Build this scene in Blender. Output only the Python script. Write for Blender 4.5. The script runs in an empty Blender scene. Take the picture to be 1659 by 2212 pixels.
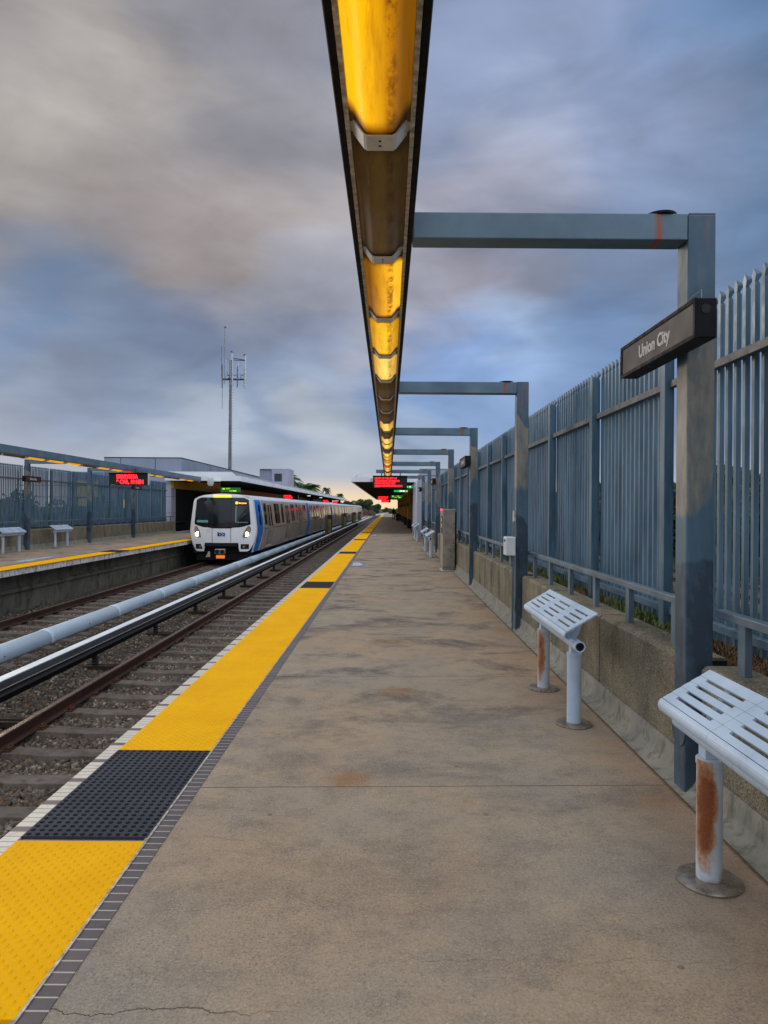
import bpy, math, random
import numpy as np
from mathutils import Vector, Matrix
R = math.radians
random.seed(7)
sc = bpy.context.scene
col = sc.collection

# ------------------------------------------------------------------ camera
EYE = 1.58
cd = bpy.data.cameras.new('camera'); cam = bpy.data.objects.new('camera', cd); col.objects.link(cam)
cd.sensor_fit = 'HORIZONTAL'; cd.sensor_width = 36.0; cd.lens = 36.0*2702/3000
cd.shift_x = -18/3000; cd.shift_y = -14/3000
cd.clip_start = 0.05; cd.clip_end = 6000
cam.matrix_world = Matrix.Translation((0, 0, EYE)) @ Matrix.Rotation(R(90), 4, 'X') @ Matrix.Rotation(R(0.4), 4, 'Z')
sc.camera = cam
sc.render.resolution_x = 768; sc.render.resolution_y = 1024
sc.view_settings.view_transform = 'Standard'; sc.view_settings.look = 'None'
sc.view_settings.exposure = 0.38; sc.view_settings.gamma = 1.0

# ------------------------------------------------------------------ world
SUN_EL, SUN_AZ = 14.0, -38.0     # low, ahead and to the left
w = bpy.data.worlds.new('World'); sc.world = w; w.use_nodes = True
nt = w.node_tree; N = nt.nodes; L = nt.links
for n in list(N): N.remove(n)
def sky_world():
    out = N.new('ShaderNodeOutputWorld'); bg = N.new('ShaderNodeBackground')
    tc = N.new('ShaderNodeTexCoord')
    # cloud-warped direction
    mp = N.new('ShaderNodeMapping'); mp.inputs['Scale'].default_value = (1.0, 1.0, 3.2)
    L.new(tc.outputs['Generated'], mp.inputs[0])
    nz = N.new('ShaderNodeTexNoise'); nz.inputs['Scale'].default_value = 3.0; nz.inputs['Detail'].default_value = 4; nz.inputs['Roughness'].default_value = .5
    L.new(mp.outputs[0], nz.inputs['Vector'])
    sub = N.new('ShaderNodeVectorMath'); sub.operation = 'SUBTRACT'; sub.inputs[1].default_value = (.5, .5, .5)
    L.new(nz.outputs['Color'], sub.inputs[0])
    scl = N.new('ShaderNodeVectorMath'); scl.operation = 'MULTIPLY'; scl.inputs[1].default_value = (.34, .2, .26)
    L.new(sub.outputs[0], scl.inputs[0])
    add = N.new('ShaderNodeVectorMath'); add.operation = 'ADD'
    L.new(tc.outputs['Generated'], add.inputs[0]); L.new(scl.outputs[0], add.inputs[1])
    nrm = N.new('ShaderNodeVectorMath'); nrm.operation = 'NORMALIZE'; L.new(add.outputs[0], nrm.inputs[0])
    def s(c): return tuple(((v/255+.055)/1.055)**2.4 for v in c)
    cur = N.new('ShaderNodeMix'); cur.data_type = 'RGBA'
    sep = N.new('ShaderNodeSeparateXYZ'); L.new(tc.outputs['Generated'], sep.inputs[0])
    # base: unseen overcast at the zenith and behind the camera, brightened to light the floor
    mr = N.new('ShaderNodeMapRange'); mr.inputs[1].default_value = -.2; mr.inputs[2].default_value = .75
    L.new(sep.outputs['Y'], mr.inputs[0])
    zen = N.new('ShaderNodeMix'); zen.data_type = 'RGBA'; zen.inputs['A'].default_value = (.42, .48, .60, 1); zen.inputs['B'].default_value = (1.12, 1.12, 1.16, 1)
    zr = N.new('ShaderNodeMapRange'); zr.inputs[1].default_value = .1; zr.inputs[2].default_value = .9; L.new(sep.outputs['Z'], zr.inputs[0]); L.new(zr.outputs[0], zen.inputs['Factor']); L.new(zen.outputs['Result'], cur.inputs['A']); cur.inputs['B'].default_value = (*s((112, 126, 152)), 1)
    L.new(mr.outputs[0], cur.inputs['Factor'])
    prev = cur.outputs['Result']
    # (px, py in the 1659x2212 picture) -> direction ; radius in degrees ; colour ; weight
    blobs = [
     (350, 150, 34, (146, 147, 152), .95), (40, 60, 17, (118, 124, 140), .9), (300, 380, 22, (172, 165, 160), .95), (480, 260, 11, (154, 150, 148), .7),
     (60, 480, 12, (176, 170, 166), .7), (560, 520, 16, (162, 158, 162), .8), (380, 560, 11, (150, 140, 138), .75), (120, 640, 9, (140, 138, 144), .8),
     (640, 380, 8, (182, 176, 176), .6), (600, 60, 12, (140, 142, 154), .8),
     (1450, 120, 26, (104, 134, 176), 1), (1600, 330, 16, (112, 138, 172), .9), (1230, 420, 15, (146, 158, 188), .9), (1000, 180, 12, (138, 150, 178), .8),
     (1120, 330, 7, (168, 176, 196), .7), (1000, 520, 11, (164, 162, 174), .85), (1180, 620, 12, (124, 132, 152), .9), (1440, 560, 9, (120, 140, 172), .7), (980, 680, 7, (146, 142, 154), .8),
     (110, 790, 10, (98, 132, 174), .9), (260, 740, 6, (130, 146, 172), .6), (430, 800, 9, (106, 126, 160), .85), (700, 720, 9, (160, 164, 180), .8), (640, 800, 6, (120, 136, 166), .7),
     (1060, 780, 8, (158, 182, 216), .9), (1280, 770, 9, (116, 144, 184), .85), (930, 850, 6, (112, 140, 186), .8),
     (60, 900, 6, (146, 160, 180), .7), (300, 920, 7, (142, 158, 182), .7), (180, 860, 5, (118, 136, 166), .7), (560, 880, 6, (130, 148, 178), .8), (700, 930, 7, (152, 166, 188), .85),
     (440, 970, 5, (170, 182, 198), .8), (1010, 930, 7, (130, 160, 204), .85), (700, 1000, 5, (176, 184, 194), .8), (960, 980, 5, (160, 176, 198), .8),
    ]
    def blob(prev, px, py, r, c, wgt, warped=True, soft=.15):
        d = Vector((px*1.8083-1518, 2702, -(py*1.8083-1986))).normalized()
        dt = N.new('ShaderNodeVectorMath'); dt.operation = 'DOT_PRODUCT'; dt.inputs[1].default_value = d
        L.new(nrm.outputs[0] if warped else tc.outputs['Generated'], dt.inputs[0])
        m = N.new('ShaderNodeMapRange'); m.interpolation_type = 'SMOOTHSTEP'
        m.inputs[1].default_value = math.cos(R(r)); m.inputs[2].default_value = math.cos(R(r*soft)); m.inputs[3].default_value = 0; m.inputs[4].default_value = wgt
        L.new(dt.outputs['Value'], m.inputs[0])
        mx = N.new('ShaderNodeMix'); mx.data_type = 'RGBA'; mx.inputs['B'].default_value = (*[v*k_ for v, k_ in zip(s(c), (.77, .77, .78))], 1)
        L.new(m.outputs[0], mx.inputs['Factor']); L.new(prev, mx.inputs['A'])
        return mx.outputs['Result']
    for b in blobs: prev = blob(prev, *b)
    # cloud texture
    for sc_, st, det, lo, hi in ((2.2, 3.0, 6, .76, 1.26), (5.5, 2.2, 7, .86, 1.16)):
        mp2 = N.new('ShaderNodeMapping'); mp2.inputs['Scale'].default_value = (1, 1, st); mp2.inputs['Rotation'].default_value = (R(8), R(-14), 0)
        L.new(tc.outputs['Generated'], mp2.inputs[0])
        n2 = N.new('ShaderNodeTexNoise'); n2.inputs['Scale'].default_value = sc_; n2.inputs['Detail'].default_value = det; n2.inputs['Roughness'].default_value = .52; n2.inputs['Distortion'].default_value = .6
        L.new(mp2.outputs[0], n2.inputs['Vector'])
        m = N.new('ShaderNodeMapRange'); m.inputs[1].default_value = .3; m.inputs[2].default_value = .7; m.inputs[3].default_value = lo; m.inputs[4].default_value = hi
        L.new(n2.outputs['Fac'], m.inputs[0])
        vm = N.new('ShaderNodeVectorMath'); vm.operation = 'SCALE'; L.new(prev, vm.inputs[0]); L.new(m.outputs[0], vm.inputs['Scale'])
        prev = vm.outputs[0]
    # pale band low on the horizon, warm ahead where the sun is going down
    z1 = N.new('ShaderNodeMapRange'); z1.interpolation_type = 'SMOOTHSTEP'
    z1.inputs[1].default_value = .11; z1.inputs[2].default_value = .0; z1.inputs[3].default_value = 0; z1.inputs[4].default_value = .75
    L.new(sep.outputs['Z'], z1.inputs[0])
    mx = N.new('ShaderNodeMix'); mx.data_type = 'RGBA'; mx.inputs['B'].default_value = (*s((166, 176, 190)), 1)
    L.new(z1.outputs[0], mx.inputs['Factor']); L.new(prev, mx.inputs['A']); prev = mx.outputs['Result']
    z2 = N.new('ShaderNodeMapRange'); z2.interpolation_type = 'SMOOTHSTEP'
    z2.inputs[1].default_value = .052; z2.inputs[2].default_value = .004; L.new(sep.outputs['Z'], z2.inputs[0])
    a2 = N.new('ShaderNodeVectorMath'); a2.operation = 'DOT_PRODUCT'
    a2.inputs[1].default_value = Vector((-.03, 1, 0)).normalized(); L.new(tc.outputs['Generated'], a2.inputs[0])
    a3 = N.new('ShaderNodeMapRange'); a3.inputs[1].default_value = math.cos(R(26)); a3.inputs[2].default_value = math.cos(R(3)); L.new(a2.outputs['Value'], a3.inputs[0])
    mu = N.new('ShaderNodeMath'); mu.operation = 'MULTIPLY'; L.new(z2.outputs[0], mu.inputs[0]); L.new(a3.outputs[0], mu.inputs[1])
    mx = N.new('ShaderNodeMix'); mx.data_type = 'RGBA'; mx.inputs['B'].default_value = (*s((226, 200, 164)), 1)
    L.new(mu.outputs[0], mx.inputs['Factor']); L.new(prev, mx.inputs['A']); prev = mx.outputs['Result']
    # physical sky behind the clouds
    sky = N.new('ShaderNodeTexSky'); sky.sky_type = 'NISHITA'; sky.sun_disc = False
    sky.sun_elevation = R(SUN_EL); sky.sun_rotation = R(SUN_AZ)
    sk = N.new('ShaderNodeVectorMath'); sk.operation = 'SCALE'; sk.inputs['Scale'].default_value = .05; L.new(sky.outputs[0], sk.inputs[0])
    mx = N.new('ShaderNodeMix'); mx.data_type = 'RGBA'; mx.inputs['Factor'].default_value = .95
    L.new(sk.outputs[0], mx.inputs['A']); L.new(prev, mx.inputs['B'])
    L.new(mx.outputs['Result'], bg.inputs[0]); bg.inputs[1].default_value = 1.0
    L.new(bg.outputs[0], out.inputs[0])
sky_world()
# ------------------------------------------------------------------ sun (soft, through cloud)
sd = bpy.data.lights.new('sun', 'SUN'); sd.energy = 0.7; sd.angle = R(18); sd.color = (1.0, .84, .66)
so = bpy.data.objects.new('sun', sd); col.objects.link(so)
az = R(SUN_AZ); el = R(SUN_EL)
sdir = Vector((math.sin(az)*math.cos(el), math.cos(az)*math.cos(el), math.sin(el)))
so.rotation_euler = sdir.to_track_quat('Z', 'Y').to_euler()

# ------------------------------------------------------------------ helpers
def S(r, g, b): return tuple(((v/255+.055)/1.055)**2.4 if v > 10 else v/255/12.92 for v in (r, g, b))
class G:
    """small node graph helper"""
    def __init__(s, name):
        s.m = bpy.data.materials.new(name); s.m.use_nodes = True
        s.t = s.m.node_tree; s.b = s.t.nodes['Principled BSDF']
        s.pos = s.t.nodes.new('ShaderNodeNewGeometry').outputs['Position']
    def n(s, k, **kw):
        x = s.t.nodes.new(k)
        for a, v in kw.items(): setattr(x, a, v)
        return x
    def l(s, a, b): s.t.links.new(a, b)
    def val(s, sock, v):
        if hasattr(v, 'is_output') or isinstance(v, bpy.types.NodeSocket): s.l(v, sock)
        else: sock.default_value = v
    def m_(s, op, a, b=0.0, c=None):
        x = s.n('ShaderNodeMath', operation=op); s.val(x.inputs[0], a); s.val(x.inputs[1], b)
        if c is not None: s.val(x.inputs[2], c)
        return x.outputs[0]
    def xyz(s, v=None):
        x = s.n('ShaderNodeSeparateXYZ'); s.l(v or s.pos, x.inputs[0]); return x.outputs
    def noise(s, scale, detail=3, rough=.5, stretch=(1, 1, 1), vec=None, dist=0, off=(0, 0, 0)):
        mp = s.n('ShaderNodeMapping'); mp.inputs['Scale'].default_value = stretch; mp.inputs['Location'].default_value = off; s.l(vec or s.pos, mp.inputs[0])
        x = s.n('ShaderNodeTexNoise'); x.inputs['Scale'].default_value = scale; x.inputs['Detail'].default_value = detail
        x.inputs['Roughness'].default_value = rough; x.inputs['Distortion'].default_value = dist; s.l(mp.outputs[0], x.inputs['Vector']); return x.outputs['Fac']
    def vor(s, scale, stretch=(1, 1, 1), feat='F1', out='Distance', vec=None):
        mp = s.n('ShaderNodeMapping'); mp.inputs['Scale'].default_value = stretch; s.l(vec or s.pos, mp.inputs[0])
        x = s.n('ShaderNodeTexVoronoi', feature=feat); x.inputs['Scale'].default_value = scale; s.l(mp.outputs[0], x.inputs['Vector']); return x.outputs[out]
    def rng(s, v, a, b, c=0.0, d=1.0, smooth=False):
        x = s.n('ShaderNodeMapRange'); x.clamp = True
        if smooth: x.interpolation_type = 'SMOOTHSTEP'
        s.val(x.inputs[0], v); x.inputs[1].default_value = a; x.inputs[2].default_value = b; x.inputs[3].default_value = c; x.inputs[4].default_value = d
        return x.outputs[0]
    def mix(s, f, a, b, mode='MIX'):
        x = s.n('ShaderNodeMix', data_type='RGBA', blend_type=mode); s.val(x.inputs['Factor'], f)
        for k, v in (('A', a), ('B', b)):
            if isinstance(v, tuple): x.inputs[k].default_value = (*v[:3], 1)
            else: s.l(v, x.inputs[k])
        return x.outputs['Result']
    def bump(s, h, strength=.3, dist=.01):
        x = s.n('ShaderNodeBump'); x.inputs['Strength'].default_value = strength; x.inputs['Distance'].default_value = dist
        s.l(h, x.inputs['Height']); s.l(x.outputs[0], s.b.inputs['Normal'])
    def fin(s, colr, rough=.6, metal=0.0, spec=None):
        if isinstance(colr, tuple): s.b.inputs['Base Color'].default_value = (*colr[:3], 1)
        else: s.l(colr, s.b.inputs['Base Color'])
        s.val(s.b.inputs['Roughness'], rough); s.val(s.b.inputs['Metallic'], metal)
        if spec is not None: s.b.inputs['Specular IOR Level'].default_value = spec
        return s.m
def simple(name, c1, c2=None, scale=6, rough=.5, metal=0.0, bump=0, stretch=(1, 1, 1), spec=None, bscale=40, bdist=.004):
    g = G(name); c2 = c2 or tuple(v*.75 for v in c1)
    f = g.rng(g.noise(scale, 5, .6, stretch), .35, .65)
    if bump: g.bump(g.noise(bscale, 4, .6), bump, bdist)
    r = g.rng(g.noise(scale*2.3, 3), .3, .7, max(rough-.1, .02), min(rough+.12, 1))
    return g.fin(g.mix(f, c1, c2), r, metal, spec)
def emit(name, c, strength=1.0, base=(.02, .02, .02)):
    g = G(name); g.b.inputs['Emission Color'].default_value = (*c, 1); g.b.inputs['Emission Strength'].default_value = strength
    return g.fin(base, .4)

def wloc(o):
    v = Vector((0, 0, 0))
    while o is not None: v += o.location; o = o.parent
    return v
class MB:
    def __init__(s): s.v = []; s.f = []
    def add(s, v, f):
        k = len(s.v); s.v += [tuple(p) for p in v]; s.f += [tuple(i+k for i in q) for q in f]; return s
    def box(s, x0, x1, y0, y1, z0, z1):
        return s.add([(x0,y0,z0),(x1,y0,z0),(x1,y1,z0),(x0,y1,z0),(x0,y0,z1),(x1,y0,z1),(x1,y1,z1),(x0,y1,z1)],
              [(0,3,2,1),(4,5,6,7),(0,1,5,4),(1,2,6,5),(2,3,7,6),(3,0,4,7)])
    def prism(s, prof, a0, a1, axis='y'):
        """prof: closed list; axis y -> (x,z) ; axis x -> (y,z) ; axis z -> (x,y)"""
        n = len(prof); P = []
        for a in (a0, a1):
            for p, q in prof: P.append({'y': (p, a, q), 'x': (a, p, q), 'z': (p, q, a)}[axis])
        F = [tuple(range(n)), tuple(range(2*n-1, n-1, -1))]
        for i in range(n): j = (i+1) % n; F.append((i, i+n, j+n, j))
        return s.add(P, F)
    def cyl(s, p0, p1, r0, r1=None, n=16, cap=True):
        r1 = r0 if r1 is None else r1
        p0 = Vector(p0); p1 = Vector(p1); d = (p1-p0).normalized(); u = d.orthogonal().normalized(); t = d.cross(u); P = []
        for p, r in ((p0, r0), (p1, r1)):
            for i in range(n):
                a = 2*math.pi*i/n; P.append(p+u*math.cos(a)*r+t*math.sin(a)*r)
        F = [(i, (i+1) % n, (i+1) % n+n, i+n) for i in range(n)]
        if cap: F += [tuple(range(n-1, -1, -1)), tuple(range(n, 2*n))]
        return s.add(P, F)
    def tube(s, pts, r, n=10, cap=True):
        pts = [Vector(p) for p in pts]; P = []; F = []; u = None
        for i, p in enumerate(pts):
            d = (pts[min(i+1, len(pts)-1)]-pts[max(i-1, 0)]).normalized()
            u = d.orthogonal().normalized() if u is None else (u-d*u.dot(d)).normalized()
            t = d.cross(u); rr = r[i] if isinstance(r, (list, tuple)) else r
            for k in range(n):
                a = 2*math.pi*k/n; P.append(p+u*math.cos(a)*rr+t*math.sin(a)*rr)
        for i in range(len(pts)-1):
            for k in range(n): F.append((i*n+k, i*n+(k+1) % n, (i+1)*n+(k+1) % n, (i+1)*n+k))
        if cap: F += [tuple(range(n-1, -1, -1)), tuple(range(len(P)-n, len(P)))]
        return s.add(P, F)
    def lathe(s, prof, c, n=20):
        P = []; F = []
        for r, z in prof:
            for i in range(n): a = 2*math.pi*i/n; P.append((c[0]+r*math.cos(a), c[1]+r*math.sin(a), c[2]+z))
        for j in range(len(prof)-1):
            for i in range(n): F.append((j*n+i, j*n+(i+1) % n, (j+1)*n+(i+1) % n, (j+1)*n+i))
        F += [tuple(range(n-1, -1, -1)), tuple(range(len(P)-n, len(P)))]
        return s.add(P, F)
    def grid(s, fn, nu, nv, flip=False):
        P = [fn(i/nu, j/nv) for j in range(nv+1) for i in range(nu+1)]; F = []
        for j in range(nv):
            for i in range(nu):
                a = j*(nu+1)+i; q = (a, a+1, a+nu+2, a+nu+1); F.append(q[::-1] if flip else q)
        return s.add(P, F)
    def build(s, name, m, parent=None, bevel=0, smooth=False, solid=0, weld=False):
        off = wloc(parent) if parent else Vector((0, 0, 0))
        me = bpy.data.meshes.new(name); me.from_pydata([(p[0]-off.x, p[1]-off.y, p[2]-off.z) for p in s.v], [], s.f); me.update()
        me.materials.append(m)
        o = bpy.data.objects.new(name, me); col.objects.link(o)
        if parent: o.parent = parent
        if smooth:
            for p in me.polygons: p.use_smooth = True
            if smooth != 'all':
                try:
                    me.set_sharp_from_angle(angle=R(40))
                except Exception: pass
        if solid:
            md = o.modifiers.new('solid', 'SOLIDIFY'); md.thickness = solid
        if bevel:
            md = o.modifiers.new('bevel', 'BEVEL'); md.width = bevel; md.segments = 2; md.limit_method = 'ANGLE'; md.angle_limit = R(35)
        return o
def tag(o, label=None, cat=None, group=None, kind=None):
    if label: o['label'] = label
    if cat: o['category'] = cat
    if group: o['group'] = group
    if kind: o['kind'] = kind
    return o
def struct(o): o['kind'] = 'structure'; return o
def empty(name, loc, label, cat, group=None):
    o = bpy.data.objects.new(name, None); o.location = loc; o.empty_display_size = .1; col.objects.link(o)
    return tag(o, label, cat, group)
def copy_tree(o, parent=None):
    c = o.copy(); col.objects.link(c); c.parent = parent
    for ch in KIDS.get(o.name, []): copy_tree(ch, c)
    return c
KIDS = {}
def index_kids():
    KIDS.clear()
    for ob in bpy.data.objects:
        if ob.parent: KIDS.setdefault(ob.parent.name, []).append(ob)
def dup(o, loc, label=None):
    index_kids(); c = copy_tree(o); c.location = loc
    if label: c['label'] = label
    return c
def text(s, size, m, name, parent, origin, right, up, depth=.004, align='LEFT', bold=0.0, sx=1.0):
    cu = bpy.data.curves.new('t', 'FONT'); cu.body = s; cu.size = size; cu.align_x = align; cu.extrude = depth/2; cu.offset = bold; cu.resolution_u = 2
    to = bpy.data.objects.new('t', cu); col.objects.link(to)
    bpy.context.view_layer.update()
    me = bpy.data.meshes.new_from_object(to.evaluated_get(bpy.context.evaluated_depsgraph_get()))
    bpy.data.objects.remove(to); bpy.data.curves.remove(cu)
    r = Vector(right).normalized(); u = Vector(up).normalized(); nn = r.cross(u); off = wloc(parent) if parent else Vector()
    for v in me.vertices: v.co = Vector(origin)-off+r*v.co.x*sx+u*v.co.y+nn*v.co.z
    me.materials.clear(); me.materials.append(m); me.name = name
    o = bpy.data.objects.new(name, me); col.objects.link(o); o.parent = parent
    return o

# ------------------------------------------------------------------ materials
def mat_platform():
    g = G('platform_concrete'); X, Y, Z = g.xyz()
    fine = g.noise(95, 5, .85); med = g.noise(34, 6, .8)
    big = g.noise(1.1, 5, .62, (1, 1, 1), dist=.3); streak = g.noise(1.05, 8, .74, (.85, 1.15, 1), off=(3, 1, 0), dist=.4)
    c = g.mix(g.rng(big, .36, .64), S(168, 154, 134), S(148, 141, 130))
    c = g.mix(g.rng(g.noise(.55, 5, .6, off=(9, 2, 0)), .40, .62, 0, .6), c, S(174, 150, 122))
    # wetted / worn dark stains, mostly 4.5 m and further away
    far = g.rng(Y, 2.5, 6.5, .25, 1)
    st = g.m_('MULTIPLY', g.rng(streak, .50, .64), far)
    c = g.mix(g.m_('MULTIPLY', st, .85), c, S(76, 76, 80))
    st2 = g.rng(g.noise(4.2, 8, .8, (1, 1.15, 1)), .47, .66)
    c = g.mix(g.m_('MULTIPLY', st2, .42), c, S(96, 92, 90))
    # rust blooms
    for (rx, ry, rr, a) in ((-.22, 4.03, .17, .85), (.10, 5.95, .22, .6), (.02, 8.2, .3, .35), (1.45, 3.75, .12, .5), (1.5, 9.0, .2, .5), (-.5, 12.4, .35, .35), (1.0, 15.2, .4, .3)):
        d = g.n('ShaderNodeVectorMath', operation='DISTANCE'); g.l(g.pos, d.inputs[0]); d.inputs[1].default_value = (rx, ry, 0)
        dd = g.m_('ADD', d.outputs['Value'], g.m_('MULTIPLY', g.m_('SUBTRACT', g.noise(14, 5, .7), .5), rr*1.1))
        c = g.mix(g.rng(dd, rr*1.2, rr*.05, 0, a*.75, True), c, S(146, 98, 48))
    sp = g.rng(fine, .50, .60); c = g.mix(g.m_('MULTIPLY', sp, g.rng(g.noise(2.3, 5, .7, off=(1, 6, 2)), .35, .65, .3, .62)), c, S(84, 76, 68))
    sp = g.rng(g.noise(85, 4, .8, off=(5, 5, 5)), .54, .64); c = g.mix(g.m_('MULTIPLY', sp, .42), c, S(206, 192, 172))
    sp = g.rng(med, .52, .68); c = g.mix(g.m_('MULTIPLY', sp, .4), c, S(88, 82, 78))
    for sc_g, th, cc, al in ((2.6, .045, S(70, 66, 62), .5), (4.3, .035, S(190, 182, 166), .35)):
        gv = g.n('ShaderNodeTexVoronoi'); gv.inputs['Scale'].default_value = sc_g; g.l(g.pos, gv.inputs['Vector'])
        c = g.mix(g.rng(g.m_('ADD', gv.outputs['Distance'], g.m_('MULTIPLY', g.noise(60, 2), .03)), th+.012, th, 0, al), c, cc)
    # contraction joints every half bay, slightly uneven
    jy = g.m_('ADD', g.m_('SUBTRACT', Y, 3.93), g.m_('MULTIPLY', X, -.03))
    jf = g.m_('ABSOLUTE', g.m_('SUBTRACT', g.m_('FRACT', g.m_('ADD', g.m_('DIVIDE', jy, 2.575), 20.5)), .5))
    jm = g.rng(jf, .0021, .0010)
    c = g.mix(g.m_('MULTIPLY', jm, .8), c, S(70, 60, 50))
    # hairline cracks
    ck = None
    for (y0, x0, x1, wdt, a) in ((2.17, -1.3, -.25, .0034, .85), (2.42, -.1, 1.6, .0018, .5), (3.30, -1.0, -.4, .002, .6), (2.72, -1.0, -.3, .002, .4)):
        wv = g.m_('MULTIPLY', g.m_('SUBTRACT', g.noise(3.0, 7, .62, (1, .01, 1), off=(y0*7, 0, 0)), .5), .30)
        dy = g.m_('ABSOLUTE', g.m_('SUBTRACT', g.m_('SUBTRACT', Y, y0), wv))
        k = g.rng(dy, wdt, wdt*.3, 0, a)
        k = g.m_('MULTIPLY', k, g.m_('MULTIPLY', g.rng(X, x0, x0+.1), g.rng(X, x1, x1-.3)))
        ck = k if ck is None else g.m_('MAXIMUM', ck, k)
    c = g.mix(ck, c, S(54, 48, 42))
    h = g.m_('SUBTRACT', g.m_('ADD', fine, g.m_('MULTIPLY', med, .5)), g.m_('MULTIPLY', g.m_('MAXIMUM', ck, jm), 3))
    g.bump(h, .35, .004)
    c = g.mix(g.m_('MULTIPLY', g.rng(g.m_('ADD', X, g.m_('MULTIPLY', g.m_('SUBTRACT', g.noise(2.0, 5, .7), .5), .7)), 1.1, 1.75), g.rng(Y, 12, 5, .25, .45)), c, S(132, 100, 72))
    c = g.mix(g.m_('MULTIPLY', g.rng(g.m_('ADD', X, g.m_('MULTIPLY', g.noise(30, 4), .03)), 1.612, 1.632), .7), c, S(58, 52, 44))  # dark line at the coving foot: dirt plus painted contact shade
    return g.fin(c, .92, 0, .08)
def mat_tiles(dark):
    g = G('dark_edge_tiles' if dark else 'white_edge_tiles'); X, Y, Z = g.xyz()
    p = .060 if dark else .0508
    fr = g.m_('FRACT', g.m_('DIVIDE', Y, p)); e = g.m_('ABSOLUTE', g.m_('SUBTRACT', fr, .5))
    idx = g.m_('FLOOR', g.m_('DIVIDE', Y, p)); rnd = g.n('ShaderNodeTexWhiteNoise', noise_dimensions='1D'); g.l(idx, rnd.inputs['W'])
    if dark:
        c = g.mix(rnd.outputs['Value'], S(86, 80, 84), S(68, 64, 70)); grout = S(176, 172, 164)
    else:
        k = g.m_('LESS_THAN', g.m_('MODULO', idx, 6.0), .5)
        c = g.mix(g.m_('MULTIPLY', rnd.outputs['Value'], .5), S(214, 210, 196), S(190, 184, 168)); c = g.mix(k, c, S(98, 86, 92)); grout = S(120, 112, 100)
    dirt = g.rng(g.noise(22, 5, .7), .5, .75, 0, .4); c = g.mix(dirt, c, S(110, 102, 92))
    c = g.mix(g.rng(e, .43, .46), c, grout)
    return g.fin(c, .55)
def mat_tactile(name, a, b, scuff):
    g = G(name)
    c = g.mix(g.rng(g.noise(2.2, 5, .6), .35, .65), a, b)
    c = g.mix(g.rng(g.noise(40, 5, .75), .55, .8, 0, .35), c, scuff)
    c = g.mix(g.rng(g.noise(3.5, 7, .78, off=(7, 3, 0)), .55, .75, 0, .35), c, tuple(v*.62 for v in b)); g.bump(g.noise(400, 2, .6), .2, .001)
    return g.fin(c, .8, 0, .12)
def mat_steel(name='blue_grey_steel', patches=True):
    g = G(name); X, Y, Z = g.xyz()
    c = g.mix(g.rng(g.noise(2.2, 5, .65, (1, 1, .6)), .35, .65), S(82, 110, 130), S(60, 86, 106))
    c = g.mix(g.rng(g.noise(14, 5, .7, (1.5, 1.5, .25)), .5, .75, 0, .35), c, S(128, 138, 140))
    if patches:
        zz = g.m_('ADD', Z, g.m_('MULTIPLY', g.m_('SUBTRACT', g.noise(1.1, 2, .4, (3, .55, 1.2)), .5), 1.5))
        zz = g.m_('ADD', zz, g.m_('MULTIPLY', g.m_('SUBTRACT', g.noise(9, 4, .6), .5), .12))
        beige = g.m_('MULTIPLY', g.rng(zz, 1.88, 1.96), g.rng(zz, 2.80, 2.74))
        bc = g.mix(g.rng(g.noise(7, 6, .75, (1.5, 1.5, .35)), .4, .62), S(150, 144, 130), S(104, 112, 112)); c = g.mix(g.m_('MULTIPLY', beige, .85), c, bc)
        dk = g.m_('MULTIPLY', g.rng(zz, 1.42, 1.38), g.rng(zz, .12, .3, .3, 1))
        c = g.mix(g.m_('MULTIPLY', dk, g.rng(g.noise(3.5, 6, .72, (2, 2, .8), off=(6, 0, 2)), .38, .52, .35, .85)), c, S(50, 62, 76))
        rs = g.m_('MULTIPLY', g.rng(g.noise(5, 6, .75, (3, 3, .3), off=(1, 0, 0)), .54, .68), g.rng(Z, 2.5, 3.25, 0, .85))
        c = g.mix(rs, c, S(140, 84, 40))
        scr = g.m_('MULTIPLY', g.rng(g.noise(30, 4, .8, (1, 1, 2.2)), .68, .74), g.rng(g.m_('ABSOLUTE', g.m_('SUBTRACT', Z, 1.0)), .25, .1, 0, .6))
        c = g.mix(scr, c, S(170, 178, 180))
    g.bump(g.noise(120, 3, .6), .12, .002)
    return g.fin(c, g.rng(g.noise(5, 3), .3, .7, .38, .58), .15, .5)
def mat_beam():
    g = G('beam_steel'); X, Y, Z = g.xyz()
    c = g.mix(g.rng(g.noise(2.4, 5, .6), .35, .65), S(104, 130, 146), S(84, 108, 126))
    rs = g.m_('MULTIPLY', g.rng(g.m_('ABSOLUTE', g.m_('SUBTRACT', X, 1.50)), .030, .008), g.rng(g.noise(3, 4, .6, (6, 1, .5)), .25, .45))
    c = g.mix(g.m_('MULTIPLY', rs, .95), c, S(150, 84, 30))
    rs = g.m_('MULTIPLY', g.rng(g.noise(7, 5, .7, (4, 4, .5)), .55, .68), g.rng(X, 1.5, 1.62, 0, .9))
    c = g.mix(g.m_('MULTIPLY', rs, g.rng(Z, 3.1, 3.22)), c, S(146, 88, 40))
    return g.fin(c, .45, .15)
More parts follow.
